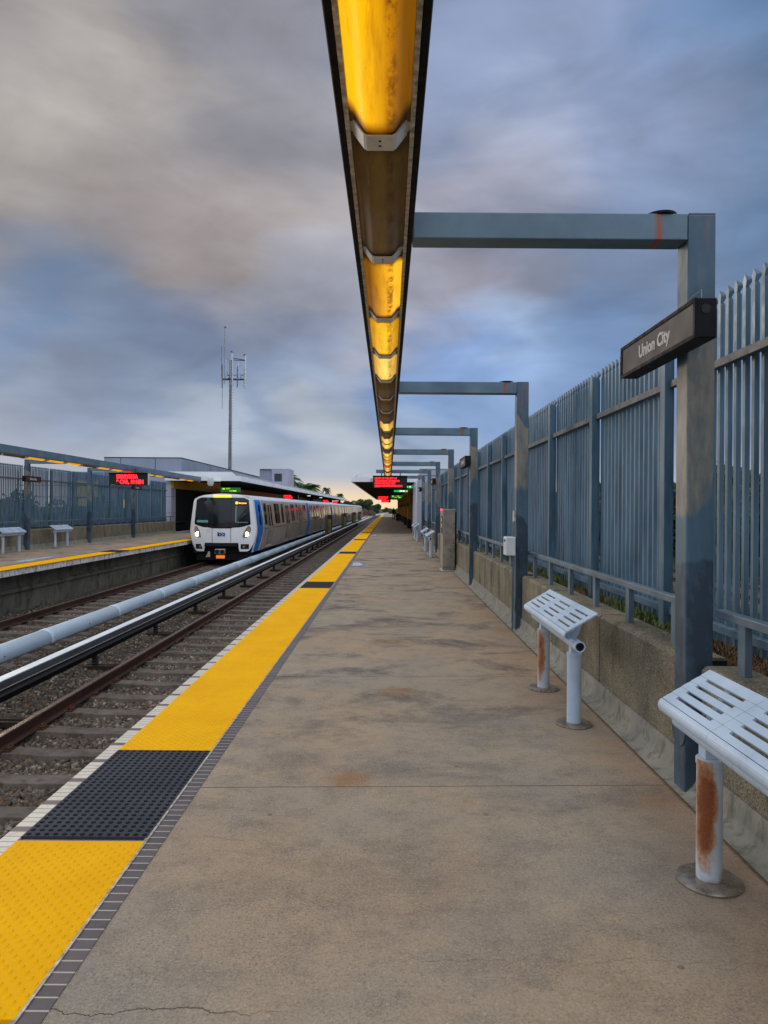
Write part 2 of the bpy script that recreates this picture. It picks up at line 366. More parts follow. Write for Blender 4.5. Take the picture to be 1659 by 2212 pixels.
def mat_wall(name='exposed_aggregate', top=True):
    g = G(name); X, Y, Z = g.xyz()
    c = g.mix(g.rng(g.noise(1.4, 5, .65), .35, .65), S(146, 139, 118), S(114, 110, 96))
    c = g.mix(g.rng(g.noise(1.9, 7, .74, (1, 1, .5), off=(4, 4, 4)), .48, .66, 0, .85), c, S(60, 60, 56))
    ag = g.vor(110, out='Color'); sg = g.n('ShaderNodeSeparateColor'); g.l(ag, sg.inputs[0])
    c = g.mix(g.rng(sg.outputs[0], .75, .9, 0, .4), c, S(180, 168, 146)); c = g.mix(g.rng(sg.outputs[1], .7, .9, 0, .45), c, S(56, 52, 46))
    c = g.mix(g.rng(g.noise(80, 5, .85), .50, .66, 0, .7), c, S(58, 54, 44)); c = g.mix(g.rng(g.noise(60, 5, .85, off=(3, 7, 1)), .56, .68, 0, .5), c, S(196, 184, 156))
    g.bump(g.m_('ADD', g.vor(75), g.noise(120, 3, .7)), .6, .006)
    return g.fin(c, .9, 0, .2)
def mat_smooth_concrete(name, a, b, stain=None, sc_=1.5, moss=0):
    g = G(name); X, Y, Z = g.xyz()
    c = g.mix(g.rng(g.noise(sc_, 6, .65), .35, .65), a, b)
    if stain: c = g.mix(g.rng(g.noise(sc_*3, 6, .72, (1, 1, .45), off=(2, 8, 1)), .5, .66, 0, .85), c, stain)
    c = g.mix(g.rng(g.noise(90, 3, .7), .55, .7, 0, .3), c, tuple(v*.5 for v in a))
    g.bump(g.noise(50, 4, .7), .35, .004)
    return g.fin(c, .85, 0, .25)
def mat_ballast(name='ballast_stone', stones=True):
    g = G(name); X, Y, Z = g.xyz()
    if stones:
        at_ = g.n('ShaderNodeAttribute', attribute_name='stone'); wn = g.n('ShaderNodeTexWhiteNoise', noise_dimensions='1D'); g.l(g.m_('MULTIPLY', at_.outputs['Fac'], 971.0), wn.inputs['W']); v = wn.outputs['Color']
    else: v = g.vor(24, out='Color')
    sg = g.n('ShaderNodeSeparateColor'); g.l(v, sg.inputs[0])
    c = g.mix(sg.outputs[0], S(114, 108, 98), S(42, 42, 42)); c = g.mix(g.rng(sg.outputs[1], .75, .9, 0, .7), c, S(124, 88, 62))
    c = g.mix(g.rng(sg.outputs[2], .82, .95, 0, .8), c, S(176, 168, 150)); c = g.mix(g.rng(g.noise(1.3, 4, .6), .4, .65, 0, .35), c, S(74, 60, 50))
    if not stones:
        g.bump(g.m_('SUBTRACT', 1.0, g.vor(24)), 1.0, .03)
    else: g.bump(g.noise(160, 3, .6), .3, .003)
    return g.fin(c, .9, 0, .25)
def mat_bench():
    g = G('powder_coated_white')
    c = g.mix(g.rng(g.noise(3, 5, .6), .35, .65), S(190, 208, 226), S(168, 188, 208))
    c = g.mix(g.rng(g.noise(18, 7, .8), .56, .76, 0, .35), c, S(112, 116, 116))
    c = g.mix(g.rng(g.noise(5, 6, .8, (1, 1, .3), off=(3, 3, 1)), .6, .72, 0, .3), c, S(150, 130, 104))
    return g.fin(c, .5, 0, .3)
M = dict(
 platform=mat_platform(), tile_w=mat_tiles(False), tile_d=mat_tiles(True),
 yellow=mat_tactile('yellow_tactile', S(246, 186, 4), S(238, 174, 2), S(206, 148, 20)),
 black=mat_tactile('black_tactile', S(66, 70, 80), S(56, 60, 70), S(88, 92, 100)),
 black_dome=mat_tactile('black_dome_rubber', S(20, 22, 30), S(15, 17, 24), S(30, 34, 40)),
 steel=mat_steel(), beam=mat_beam(),
 fence=simple('galvanised_pale', S(96, 126, 146), S(64, 92, 112), 3, .42, .2, .15, (2, 2, .4)),
 fence_rail=simple('galvanised_rail', S(102, 106, 108), S(78, 84, 90), 5, .5, .15),
 rail_low=simple('low_rail_paint', S(104, 122, 134), S(80, 98, 112), 4, .45, .1),
 wall=mat_wall(), coving=mat_smooth_concrete('grey_coving', S(146, 144, 132), S(120, 120, 112), S(92, 88, 78), 4),
 walltop=mat_smooth_concrete('wall_cap_concrete', S(138, 130, 108), S(110, 106, 92), S(72, 68, 58), 3),
 conc=mat_smooth_concrete('plain_concrete', S(120, 118, 106), S(92, 92, 84), S(52, 52, 46), 1.2),
 edgewhite=mat_smooth_concrete('stained_white_edge', S(240, 240, 238), S(206, 204, 200), S(70, 66, 62), 2.6),
 stones=mat_ballast(), ballast=mat_ballast('ballast_bed', False),
 sleeper=mat_smooth_concrete('sleeper_concrete', S(112, 106, 98), S(86, 80, 72), S(70, 56, 44), 2.5),
 rail=simple('rusty_rail', S(84, 56, 44), S(58, 38, 30), 5, .55, .3, .2, (1, .2, 1)),
 railhead=simple('worn_rail_head', S(140, 118, 106), S(110, 88, 78), 4, .32, .7, 0, (1, .1, 1)),
 clip=simple('rusty_clip', S(96, 60, 40), S(60, 38, 28), 30, .7, .3),
 cover=simple('pale_blue_cover', S(204, 224, 238), S(188, 212, 230), 2.5, .42, 0, .05, (1, .3, 1)),
 coverw=simple('white_cover_board', S(232, 240, 244), S(214, 224, 230), 4, .45, 0, .05, (1, .3, 1)),
 blackboard=simple('black_cover_board', S(46, 50, 54), S(28, 30, 34), 4, .5, 0, .1, (1, .3, 1)),
 blk=simple('black_rubber', S(30, 30, 32), S(20, 20, 22), 20, .6), dark=simple('dark_recess', S(20, 21, 24), S(14, 15, 17), 6, .8),
 blackpaint=simple('black_paint', S(20, 19, 19), S(12, 11, 11), 9, .7, 0, spec=.2), darksteel=simple('dark_bracket_steel', S(66, 50, 40), S(40, 34, 30), 12, .7, .3),
 bench=mat_bench(),
 stainless=simple('brushed_stainless', S(176, 168, 156), S(136, 128, 118), 4, .36, .6, .04),
 ssdark=simple('base_plate_stainless', S(176, 168, 156), S(140, 132, 122), 20, .33, .8),
 white=simple('white_enamel', S(220, 224, 228), S(200, 206, 212), 4, .4),
 strap=simple('grey_strap', S(232, 232, 228), S(214, 214, 208), 12, .5, 0), frame=simple('mill_aluminium', S(214, 210, 200), S(140, 136, 126), 25, .5, .4, .15),
 fascia=simple('canopy_white_fascia', S(236, 240, 244), S(220, 226, 232), .6, .5), roof=simple('canopy_grey_roof', S(150, 158, 164), S(124, 132, 140), .5, .6),
 soffit=simple('dark_ribbed_soffit', S(70, 66, 60), S(46, 44, 42), 1.5, .7), panel=simple('lavender_grey_panel', S(176, 180, 196), S(160, 166, 184), .5, .45),
 panel2=simple('blue_grey_panel', S(148, 158, 176), S(134, 146, 166), .5, .5), joint=simple('panel_joint', S(50, 54, 62), S(40, 44, 50), 5, .8),
 yellowpaint=simple('yellow_column_paint', S(214, 156, 24), S(188, 130, 20), 1.5, .5), signbox=simple('sign_box_black', S(16, 17, 24), S(11, 12, 18), 8, .6, spec=.25),
 signface=simple('sign_face_grey', S(36, 34, 36), S(28, 27, 29), 2, .4), ink=simple('white_lettering', S(226, 226, 220), S(214, 214, 208), 8, .5),
 grass=simple('grass_blades', S(96, 118, 52), S(66, 88, 40), 6, .8), drygrass=simple('dry_weed', S(126, 100, 66), S(90, 70, 46), 9, .9),
 earth=mat_smooth_concrete('brown_earth', S(84, 74, 52), S(62, 58, 40), S(58, 72, 36), 1.1),
 leaf=simple('dark_leaf', S(62, 84, 44), S(40, 60, 32), 1.8, .7), leaf2=simple('bush_leaf', S(74, 92, 52), S(46, 62, 38), 2.2, .75), palm=simple('palm_leaf', S(84, 114, 58), S(56, 84, 42), 1.6, .6),
 bark=simple('bark', S(88, 74, 60), S(60, 50, 42), 7, .9), twig=simple('bare_twigs', S(128, 106, 98), S(98, 82, 78), 7, .9),
 mast=simple('mast_grey', S(126, 132, 140), S(100, 108, 118), 1.2, .55, .1), antenna=simple('antenna_white', S(206, 214, 218), S(190, 198, 204), 2, .5),
 antb=simple('antenna_blue_white', S(176, 200, 232), S(166, 190, 224), 2, .5),
)
def rust_leg(name='rusty_bench_leg', cut=0.0):
    g = G(name); X, Y, Z = g.xyz()
    nn = g.n('ShaderNodeNewGeometry').outputs['Normal']
    d = g.n('ShaderNodeVectorMath', operation='DOT_PRODUCT'); g.l(nn, d.inputs[0]); d.inputs[1].default_value = (-.72, -.69, 0)
    v = g.m_('SUBTRACT', d.outputs['Value'], g.m_('MULTIPLY', g.m_('POWER', g.m_('MULTIPLY', g.m_('ABSOLUTE', g.m_('SUBTRACT', Z, .31)), 4.6), 2.4), .35))
    v = g.m_('SUBTRACT', v, cut)
    v = g.m_('ADD', v, g.m_('MULTIPLY', g.m_('SUBTRACT', g.noise(17, 6, .78, (1, 1, .6)), .5), 1.1))
    base = g.mix(g.rng(g.noise(4, 4), .35, .65), S(190, 202, 212), S(170, 184, 198))
    c = g.mix(g.rng(v, .36, .62, 0, .85), base, S(176, 122, 66)); c = g.mix(g.rng(v, .60, .86), c, S(124, 66, 32)); c = g.mix(g.m_('MULTIPLY', g.rng(v, .5, .8), g.rng(g.noise(70, 4, .8), .48, .66, 0, .55)), c, S(164, 92, 36))
    c = g.mix(g.m_('MULTIPLY', g.rng(Z, .07, .02), g.rng(g.noise(20, 4), .45, .6, 0, .6)), c, S(150, 110, 60))
    return g.fin(c, .6)
M['rustleg'] = rust_leg(); M['rustleg2'] = rust_leg('lightly_rusted_leg', .14)
def mat_lens(name, colr, strength, bias, base, pw=1.0):
    """acrylic diffuser with a fluorescent tube behind it (object space: x across, y along, lens 1.2 long)"""
    g = G(name); tc = g.n('ShaderNodeTexCoord').outputs['Object']; X, Y, Z = g.xyz(tc)
    rid = g.n('ShaderNodeObjectInfo').outputs['Random']
    tube = g.m_('SUBTRACT', 1.0, g.m_('POWER', g.m_('MULTIPLY', g.m_('ABSOLUTE', g.m_('SUBTRACT', X, bias)), 5.6), 1.3))
    end = g.rng(g.m_('ADD', g.m_('ABSOLUTE', Y), g.m_('MULTIPLY', g.m_('POWER', g.m_('ABSOLUTE', X), 2.0), 6.0)), .62, .50, 0, 1, True)
    dirt = g.m_('MULTIPLY', g.rng(g.noise(7, 6, .7, (3, .35, 1)), .5, .75, 1, .62), g.m_('SUBTRACT', 1.0, g.m_('MULTIPLY', g.rng(g.m_('ABSOLUTE', g.m_('SUBTRACT', X, .045)), .03, .008, 0, .75), g.rng(g.noise(16, 6, .8, (1.5, .7, 1)), .44, .6)))); rib = g.rng(g.m_('SINE', g.m_('MULTIPLY', X, 1500.0)), -1, 1, .82, 1.0)
    spk = g.rng(g.noise(60, 4, .75), .64, .74, 1, .6)
    e = g.m_('MULTIPLY', g.m_('MULTIPLY', g.m_('MAXIMUM', tube, .16), end), g.m_('MULTIPLY', dirt, g.m_('MULTIPLY', rib, spk)))
    ec = g.mix(g.rng(e, .25, .8), tuple(c*v for c, v in zip(colr, (1, .72, .4))), colr)
    g.l(ec, g.b.inputs['Emission Color']); g.l(g.m_('MULTIPLY', e, strength), g.b.inputs['Emission Strength'])
    c = g.mix(g.rng(g.noise(8, 5, .7, (4, .4, 1)), .4, .65), base, tuple(v*.55 for v in base))
    return g.fin(c, .5, 0, .25)
LENS = {'L': mat_lens('lens_lit_left', (1.0, .50, .002), 1.0, -.075, S(120, 84, 20)), 'O': mat_lens('lens_off', (.9, .5, .1), .03, 0, S(104, 80, 50)),
        'Rr': mat_lens('lens_lit_right', (1.0, .50, .02), 1.0, .07, S(110, 74, 24)), 'Y': mat_lens('lens_lit', (1.0, .54, .02), .95, 0, S(140, 100, 30)),
        'P': mat_lens('lens_pale', (1.0, .66, .13), 1.0, 0, S(160, 130, 60)), 'D': mat_lens('lens_dim', (1.0, .5, .04), .75, .02, S(120, 76, 24)), 'X': mat_lens('lens_red_reflected', (.75, .06, .01), 1.0, 0, S(150, 34, 20))}  # red lens: reflected red light put in as emission
E = dict(red=emit('red_led', (1.0, .012, .02), 2.2), redglow=emit('red_led_row', (1.0, .01, .015), 1.2), amber=emit('amber_led', (1.0, .42, .03), 2.6), orange=emit('orange_marker', (1.0, .40, .02), 2.4),
         head=emit('headlamp_lit', (1.0, .86, .62), 9.0), green=emit('green_sign', (.0, .42, .10), 1.0), greenT=emit('sign_white', (.75, 1.0, .8), 1.0), lime=emit('lime_letters', (.45, .85, .05), 1.0),
         dgreen=emit('dark_green_sign', (.015, .10, .02), 1.0), winy=emit('lit_window', (.80, .74, .18), .6), win=emit('cab_glow', (.10, .22, .22), .55), downl=emit('downlight', (.95, .95, .85), 2.0), redtop=emit('red_cap_light', (1.0, .03, .04), 1.6))

# ------------------------------------------------------------------ setting: ground and platforms
BAY = 5.15; ST = [3.86+BAY*k for k in range(-1, 7)]     # frame stations
def bend(y): return 0.0 if y < 150 else 1.25e-4*(y-150)**2
m = MB()
# formation sheet with far terrain, one sheet
xs = [-1500, -200, -40, -14.2, -10, 2.3, 3.2, 6, 8.5, 13, 16, 40, 200, 1500]; zs = [-1.6, -1.5, -1.3, -1.32, -1.32, -1.32, .1, -.55, -1.0, -1.0, -1.05, -1.4, -1.5, -1.6]
ys = [-60, -20, 0, 10, 20, 40, 80, 120, 170, 230, 320, 500, 900, 3000]
m.v = [(x, y, z) for y in ys for x, z in zip(xs, zs)]
nx = len(xs)
m.f = [(j*nx+i, j*nx+i+1, (j+1)*nx+i+1, (j+1)*nx+i) for j in range(len(ys)-1) for i in range(nx-1)]
struct(m.build('ground', M['earth'], smooth='all'))
# ballast bed, subdivided along y so it can bend
m = MB(); yy = [-4+4*i for i in range(110)]
prof = [(-9.95, -1.28), (-8.9, -1.25), (-6.6, -1.25), (-5.75, -1.17), (-4.9, -1.21), (-4.3, -1.245), (-3.0, -1.25), (-1.9, -1.26)]

for y in yy:
    for x, z in prof: m.v.append((x+bend(y), y, z))
k = len(prof)
m.f = [(j*k+i, j*k+i+1, (j+1)*k+i+1, (j+1)*k+i) for j in range(len(yy)-1) for i in range(k-1)]
struct(m.build('ballast', M['ballast'], smooth='all'))
PE = 205.0
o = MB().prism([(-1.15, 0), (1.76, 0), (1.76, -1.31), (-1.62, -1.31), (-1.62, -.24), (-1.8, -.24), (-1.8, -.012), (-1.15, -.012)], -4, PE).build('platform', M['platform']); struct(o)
o = MB().prism([(-10.10, 0), (-13.06, 0), (-13.06, -1.31), (-9.98, -1.31), (-9.98, -.62), (-9.90, -.62), (-9.90, -.72), (-9.98, -.74), (-9.98, -.19), (-9.452, -.19), (-9.452, -.012), (-10.1, -.012)][::-1], -4, 170).build('far_platform', M['conc'])
struct(o)
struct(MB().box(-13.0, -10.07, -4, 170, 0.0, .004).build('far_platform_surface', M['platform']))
# stained white edge band of the far platform
tag(MB().box(-9.45, -9.43, -4, 170, -.18, -.004).build('edge_band', M['edgewhite']), 'stained white concrete band along the far platform edge', 'edge band')
tag(MB().box(-1.80, -1.755, -4, PE, -.0118, .002).build('edge_tiles', M['tile_w']), 'narrow white tile edging with odd dark tiles beside the near track', 'tile edging')
bpy.data.objects['edge_tiles'].data.vertices[0].co  # keep
tw = bpy.data.objects['edge_tiles']
for v in tw.data.vertices: v.co.x = -1.825 if v.co.x < -1.78 else -1.742
tag(MB().box(-1.126, -1.05, -4, PE, -.01, .003).build('tile_border', M['tile_d']), 'row of dark purple grey tiles between yellow strip and concrete', 'tile border')
tag(MB().box(-1.137, -1.126, -4, PE, -.01, .006).build('edging_trim', M['frame']), 'thin metal trim between yellow panels and dark tiles', 'trim')
# tactile panels
PL = 1.18
def dome_panel(stag, mat, dm=None):
    n = 8; b = MB(); d = MB() if dm else b
    b.box(-1.740, -1.139, 0.002, PL-.002, -.010, .004)
    if stag: pos = [(-1.71+.0585*i+(.02925 if j % 2 else 0), .02+.0292*j) for j in range(39) for i in range(10)]
    else: pos = [(-1.717+.0428*i, .022+.0421*j) for j in range(28) for i in range(14)]
    r0, r1, h = (.0125, .007, .0034) if stag else (.0125, .0105, .0028)
    for x, y in pos:
        P = [(x+r*math.cos(2*math.pi*k/n), y+r*math.sin(2*math.pi*k/n), z) for r, z in ((r0, .0035), (r1, .004+h)) for k in range(n)]
        d.add(P, [(k, (k+1) % n, (k+1) % n+n, k+n) for k in range(n)]+[tuple(range(n, 2*n))])
    o = b.build('tactile_paver', mat)
    if dm: d.build('studs', dm, o)
    return o
yp = dome_panel(True, M['yellow']); bp = dome_panel(False, M['black'], M['black_dome'])
tag(yp, 'yellow studded tactile panel along the near platform edge', 'tactile panel', 'yellow tactile panels on the near platform')
tag(bp, '', 'tactile panel'); 
index_kids()
ordn = ['nearest', 'second', 'third', 'fourth', 'fifth', 'sixth']
used_y = used_b = False
def panel_at(y, black, x=0.0, lab=None, grp=None):
    global used_y, used_b
    src = bp if black else yp
    if black and not used_b: o = bp; used_b = True
    elif not black and not used_y: o = yp; used_y = True
    else: o = copy_tree(src)
    o.location = (x, y, 0)
    if lab: o['label'] = lab
    if grp: o['group'] = grp
    return o
y = 3.30-PL*6; i = 0; nb = 0
blacks = [3.30+10.3*k for k in range(7)]
for bi, by in enumerate(blacks):
    o = panel_at(by, True, 0, 'black studded tactile panel, %s from the camera, set in the near yellow strip' % ordn[min(bi, 5)] if bi < 5 else 'small far black tactile panel, number %s along the near strip' % ['six', 'seven'][bi-5])
    n = 8 if bi < 6 else 0
    for j in range(n):
        o = panel_at(by+PL+(10.3-PL)/8*j, False); o.scale = (1, (10.3-PL)/8/PL, 1)
for j in range(1, 5): panel_at(3.30-PL*j, False)
ft = empty('tactile_strip', (-1.44, 66, 0), 'distant end of the yellow tactile strip under the canopy, broken by dark bands', 'tactile strip')
for k in range(6, 20):
    a = 3.30+10.3*k+PL
    if a < PE: MB().box(-1.740, -1.139, a, min(a+10.3-PL, PE), -.01, .005).build('yellow_band', M['yellow'], ft)
    a = 3.30+10.3*k
    if k > 6 and a+PL < PE: MB().box(-1.740, -1.139, a, a+PL, -.01, .0045).build('dark_band', M['black'], ft)
# far platform strip: mirrored
FX = -11.25
far_tags = []
lbl = 'yellow tactile panel along the far platform edge'
k = 0; y = 10.6
for by in (13.6, 23.9, 34.2):
    for j in range(8):
        o = panel_at(by-(10.3-PL)+(10.3-PL)/8*j, False, -8.25, lbl, 'yellow tactile panels on the far platform'); o.scale = (1, (10.3-PL)/8/PL, 1)
    o = panel_at(by, True, -8.25, {13.6: 'black tactile panel on far platform, off to the left', 23.9: 'black tactile panel in far yellow strip left of the train', 34.2: 'black tactile panel in far yellow strip beside the train'}[by])
fs = MB().box(-9.99, -9.389, 35.38, 170, -.01, .005)
tag(fs.build('tactile_strip', M['yellow']), 'yellow strip of the far platform running on behind the train', 'tactile strip')

# ------------------------------------------------------------------ ballast stones
def stones(name, areas, seed):
    rs = np.random.RandomState(seed); C = []
    for (x0, x1, y0, y1, zf, dens) in areas:
        n = int((x1-x0)*(y1-y0)*dens); P = rs.rand(n, 3)
        X = x0+P[:, 0]*(x1-x0); Y = y0+P[:, 1]*(y1-y0)
        Z = np.interp(X, [p[0] for p in prof], [p[1] for p in prof])+.012*rs.rand(n)+.008*np.sin(X*7+Y*5)
        near = X > -5.0
        ph = np.where(near, (Y-4.71+.381) % .762-.381, (Y-11.2+.381) % .762-.381)
        onx = np.where(near, np.abs(X+3.46) < 1.33, np.abs(X+7.74) < 1.33)
        keep = ~((np.abs(ph) < .125) & onx)
        C.append(np.stack([X, Y, Z], 1)[keep])
    C = np.concatenate(C); n = len(C)
    cube = np.array([[-1,-1,-1],[1,-1,-1],[1,1,-1],[-1,1,-1],[-1,-1,1],[1,-1,1],[1,1,1],[-1,1,1]], float)
    V = cube[None]*(1+.5*(rs.rand(n, 8, 3)-.5)); V[:, 4:] *= (.45+.5*rs.rand(n, 1, 3))
    s = (.014+.020*rs.rand(n, 1, 1)**1.5); V = V*s*np.array([1.25, .95, .62])
    q = rs.randn(n, 4); q[:, 0] += 1.2; q /= np.linalg.norm(q, axis=1, keepdims=True); a, b, c, d = q.T
    Rm = np.stack([np.stack([1-2*(c*c+d*d), 2*(b*c-a*d), 2*(b*d+a*c)], 1), np.stack([2*(b*c+a*d), 1-2*(b*b+d*d), 2*(c*d-a*b)], 1), np.stack([2*(b*d-a*c), 2*(c*d+a*b), 1-2*(b*b+c*c)], 1)], 1)
    V = np.einsum('nij,nkj->nki', Rm, V)+C[:, None]
    V = V.reshape(-1, 3); Fq = np.array([[0,3,2,1],[4,5,6,7],[0,1,5,4],[1,2,6,5],[2,3,7,6],[3,0,4,7]])
    F = (Fq[None]+(np.arange(n)*8)[:, None, None]).reshape(-1)
    me = bpy.data.meshes.new(name); me.vertices.add(len(V)); me.vertices.foreach_set('co', V.ravel())
    me.loops.add(len(F)); me.loops.foreach_set('vertex_index', F.astype(np.int32)); me.polygons.add(n*6)
    me.polygons.foreach_set('loop_start', np.arange(0, n*24, 4, dtype=np.int32)); me.polygons.foreach_set('loop_total', np.full(n*6, 4, dtype=np.int32))
    me.update(); me.validate(); me.materials.append(M['stones'])
    at_ = me.attributes.new('stone', 'FLOAT', 'POINT'); at_.data.foreach_set('value', np.repeat(rs.rand(n), 8).astype(np.float32))
    o = bpy.data.objects.new(name, me); col.objects.link(o)
    tag(o, 'loose grey brown ballast stones around the tracks', 'ballast', kind='stuff')
stones('ballast_stones', [(-4.95, -1.95, 4.4, 18, 0, 1300), (-6.9, -4.95, 7.6, 20, 0, 1000), (-8.6, -6.9, 11, 22, 0, 800), (-9.9, -8.6, 12, 20, 0, 600)], 3)

# ------------------------------------------------------------------ tracks
def rail(x, y0, y1, label):
    t = empty('running_rail', (x, y0, -.99), label, 'rail')
    web = [(-.07, -.165), (.07, -.165), (.07, -.155), (.012, -.135), (.012, -.045), (.036, -.036), (.036, -.009), (-.036, -.009), (-.036, -.036), (-.012, -.045), (-.012, -.135), (-.07, -.155)]
    yy = [y0]+[y for y in range(10, int(y1), 10) if y > y0]+[y1]
    for nm, pr, mt in (('rail_web', web, M['rail']), ('rail_head', [(-.0355, -.009), (.0355, -.009), (.030, 0), (-.030, 0)], M['railhead'])):
        b = MB(); n = len(pr)
        for yv in yy: b.v += [(x+bend(yv)+p, yv, -.99+q) for p, q in pr]
        for j in range(len(yy)-1): b.f += [(j*n+i, j*n+(i+1) % n, (j+1)*n+(i+1) % n, (j+1)*n+i) for i in range(n)]
        b.f += [tuple(range(n))[::-1], tuple(range(len(b.v)-n, len(b.v)))]
        b.build(nm, mt, t)
NT, FT = -3.46, -7.74; HG = .838+.035
rail(NT-HG, 1, 420, 'rusty left rail of the near track, closest rail in view'); rail(NT+HG, 1, 420, 'right rail of the near track, tucked below the platform edge')
rail(FT-HG, 1, 420, 'rusty left rail of the far track below the opposite platform'); rail(FT+HG, 1, 420, 'right rail of the far track behind the pale blue cover')
def sleeper():
    t = empty('sleeper', (NT, 0, -1.2), 'concrete sleeper half sunk in the ballast of the near track', 'sleeper', 'concrete sleepers of the near track')
    pr = [(-1.30, -.012), (-1.1, .03), (-.62, .032), (-.3, .012), (.3, .012), (.62, .032), (1.1, .03), (1.30, -.012)]
    b = MB()
    for hw, dz in ((.13, -.06), (.13, 0), (.105, .012)):
        pass
    P = []
    for s, hw in ((0, .135), (1, .115)):
        for x, z in pr:
            for sy in (-1, 1): P.append((NT+x, sy*hw, -1.2+z-(0 if s else .09)))
    n = len(pr); F = []
    for i in range(n-1):
        a = 2*i; F.append((2*n+a, 2*n+a+2, 2*n+a+3, 2*n+a+1)); F.append((a, a+2, 2*n+a+2, 2*n+a)); F.append((a+1, 2*n+a+1, 2*n+a+3, a+3))
    F.append((0, 2*n, 2*n+1, 1)); F.append((2*n-2, 2*n-1, 4*n-1, 4*n-2))
    b.add(P, F); b.build('sleeper_body', M['sleeper'], t, bevel=.006)
    for sx in (-1, 1):
        for side in (-1, 1):
            c = MB(); x = NT+sx*HG+side*.095
            c.box(x-.04, x+.04, -.075, .075, -1.172, -1.150); c.box(x-.03, x+.03, -.05, .05, -1.150, -1.128); c.cyl((x-side*.01, -.02, -1.13), (x-side*.01, .03, -1.112), .014, n=8)
            c.build('rail_clip', M['clip'], t, bevel=.004)
    return t
s0 = sleeper(); index_kids()
for i in range(128):
    o = s0 if i == 0 else copy_tree(s0)
    o.location = (NT, 4.71+.762*i, -1.19+random.uniform(-.004, .004)); o.rotation_euler.z = random.uniform(-.006, .006)
for i in range(32):
    o = copy_tree(s0); o.location = (FT, 11.2+.762*i, -1.19); o['label'] = 'concrete sleeper across the far track beyond the pale blue cover'; o['group'] = 'concrete sleepers of the far track'
# near third rail : cover board, conductor, insulators
tr = empty('third_rail', (-5.0, 0, -1.15), 'electric third rail under a white topped black cover board', 'third rail')
SP = 3.07
for k in range(40):
    a = 5.6+SP*k-.02; z = -.67; b = MB()
    b.prism([(-5.10, z-.03), (-5.10, z), (-4.955, z), (-4.955, z-.006), (-4.95, z-.03)][::-1], a, a+SP-.012)
    b.build('cover_board', M['coverw'], tr) if k < 34 else None
    if k < 34:
        MB().prism([(-4.9495, z-.035), (-4.95, z-.004), (-4.93, z-.006), (-4.895, z-.075), (-4.905, z-.08)][::-1], a, a+SP-.012).build('cover_side', M['blackboard'], tr)
MB().prism([(-4.9045, -.752), (-4.886, -.752), (-4.886, -.762), (-4.9045, -.762)], 3, 420 if False else 110).build('cover_lip', M['frame'], tr)
MB().prism([(-5.09, -.86), (-4.90, -.86), (-4.88, -.84), (-4.92, -.80), (-4.905, -.77), (-5.08, -.77)], 3, 110).build('conductor_rail', M['blk'], tr)
MB().prism([(-5.06, -.94), (-4.93, -.94), (-4.93, -.861), (-5.06, -.861)], 3, 110).build('conductor_web', M['blackpaint'], tr)
ins = [(.045, -1.17)]
for r in range(4): z = -1.15+r*.05; ins += [(.05, z), (.068, z+.012), (.05, z+.03)]
ins += [(.045, -.945)]
first = None
for k in range(34):
    y = 8.72+SP*k
    if k == 0:
        io = MB().lathe([(r, z) for r, z in ins], (-4.99, y, 0), 12).build('insulator', M['blk'], tr, smooth=True)
        bo = MB().box(-5.15, -4.55, y-.10, y-.03, -1.19, -1.12).box(-5.15, -4.40, y+.03, y+.10, -1.19, -1.12).build('support_bracket', M['darksteel'], tr, bevel=.004)
    else:
        for src in (io, bo):
            c = src.copy(); col.objects.link(c); c.parent = tr; c.location.y = SP*k
for src in (io, bo):
    c = src.copy(); col.objects.link(c); c.parent = tr; c.location.y = -SP
# distant continuation of both covers
b = MB(); pr = [(-5.10, -.94), (-4.90, -.94), (-4.88, -.75), (-4.95, -.67), (-5.10, -.67)]
yy = list(range(110, 421, 10)); n = 5
for yv in yy: b.v += [(x+bend(yv), yv, z) for x, z in pr]
for j in range(len(yy)-1): b.f += [(j*n+i, (j+1)*n+i, (j+1)*n+(i+1) % n, j*n+(i+1) % n) for i in range(n)]
b.build('cover_run', M['coverw'], tr)
t2 = empty('third_rail_cover', (-6.15, 0, -.8), 'rounded pale blue third rail cover running beside the far track', 'third rail')
RC = .165
for k in range(46):
    a = 6.2+SP*k if k < 42 else None
    if a is None: break
    b = MB(); n = 18
    for yv, rr in ((a, RC), (a+.02, RC+.006), (a+.14, RC+.006), (a+.15, RC), (a+SP-.002, RC)):
        for i in range(n+1):
            t = R(-28)+R(236)*i/n; b.v.append((-6.15+rr*math.cos(t), yv, -.80+rr*math.sin(t)))
    for j in range(4): b.f += [(j*(n+1)+i, j*(n+1)+i+1, (j+1)*(n+1)+i+1, (j+1)*(n+1)+i) for i in range(n)]
    o = b.build('cover_segment', M['cover'], t2, smooth=True, solid=.006)
    c = MB()
    for yv in (a+.08, a+SP*.5): c.cyl((-6.15+RC*math.cos(R(8)), yv, -.80+RC*math.sin(R(8))), (-6.15+(RC+.012)*math.cos(R(8)), yv, -.80+(RC+.012)*math.sin(R(8))), .012, n=8)
    if k < 12: c.build('bolt', M['blk'], o)
MB().prism([(-6.19, -.92), (-6.11, -.92), (-6.11, -.80), (-6.19, -.80)], 3, 135).build('conductor_rail', M['blackpaint'], t2)
b = MB(); n = 10; yy = list(range(135, 421, 10))
for yv in yy: b.v += [(-6.15+bend(yv)+RC*math.cos(2*math.pi*i/n), yv, -.8+RC*math.sin(2*math.pi*i/n)) for i in range(n)]
for j in range(len(yy)-1): b.f += [(j*n+i, j*n+(i+1) % n, (j+1)*n+(i+1) % n, (j+1)*n+i) for i in range(n)]
b.build('cover_run', M['cover'], t2, smooth='all')

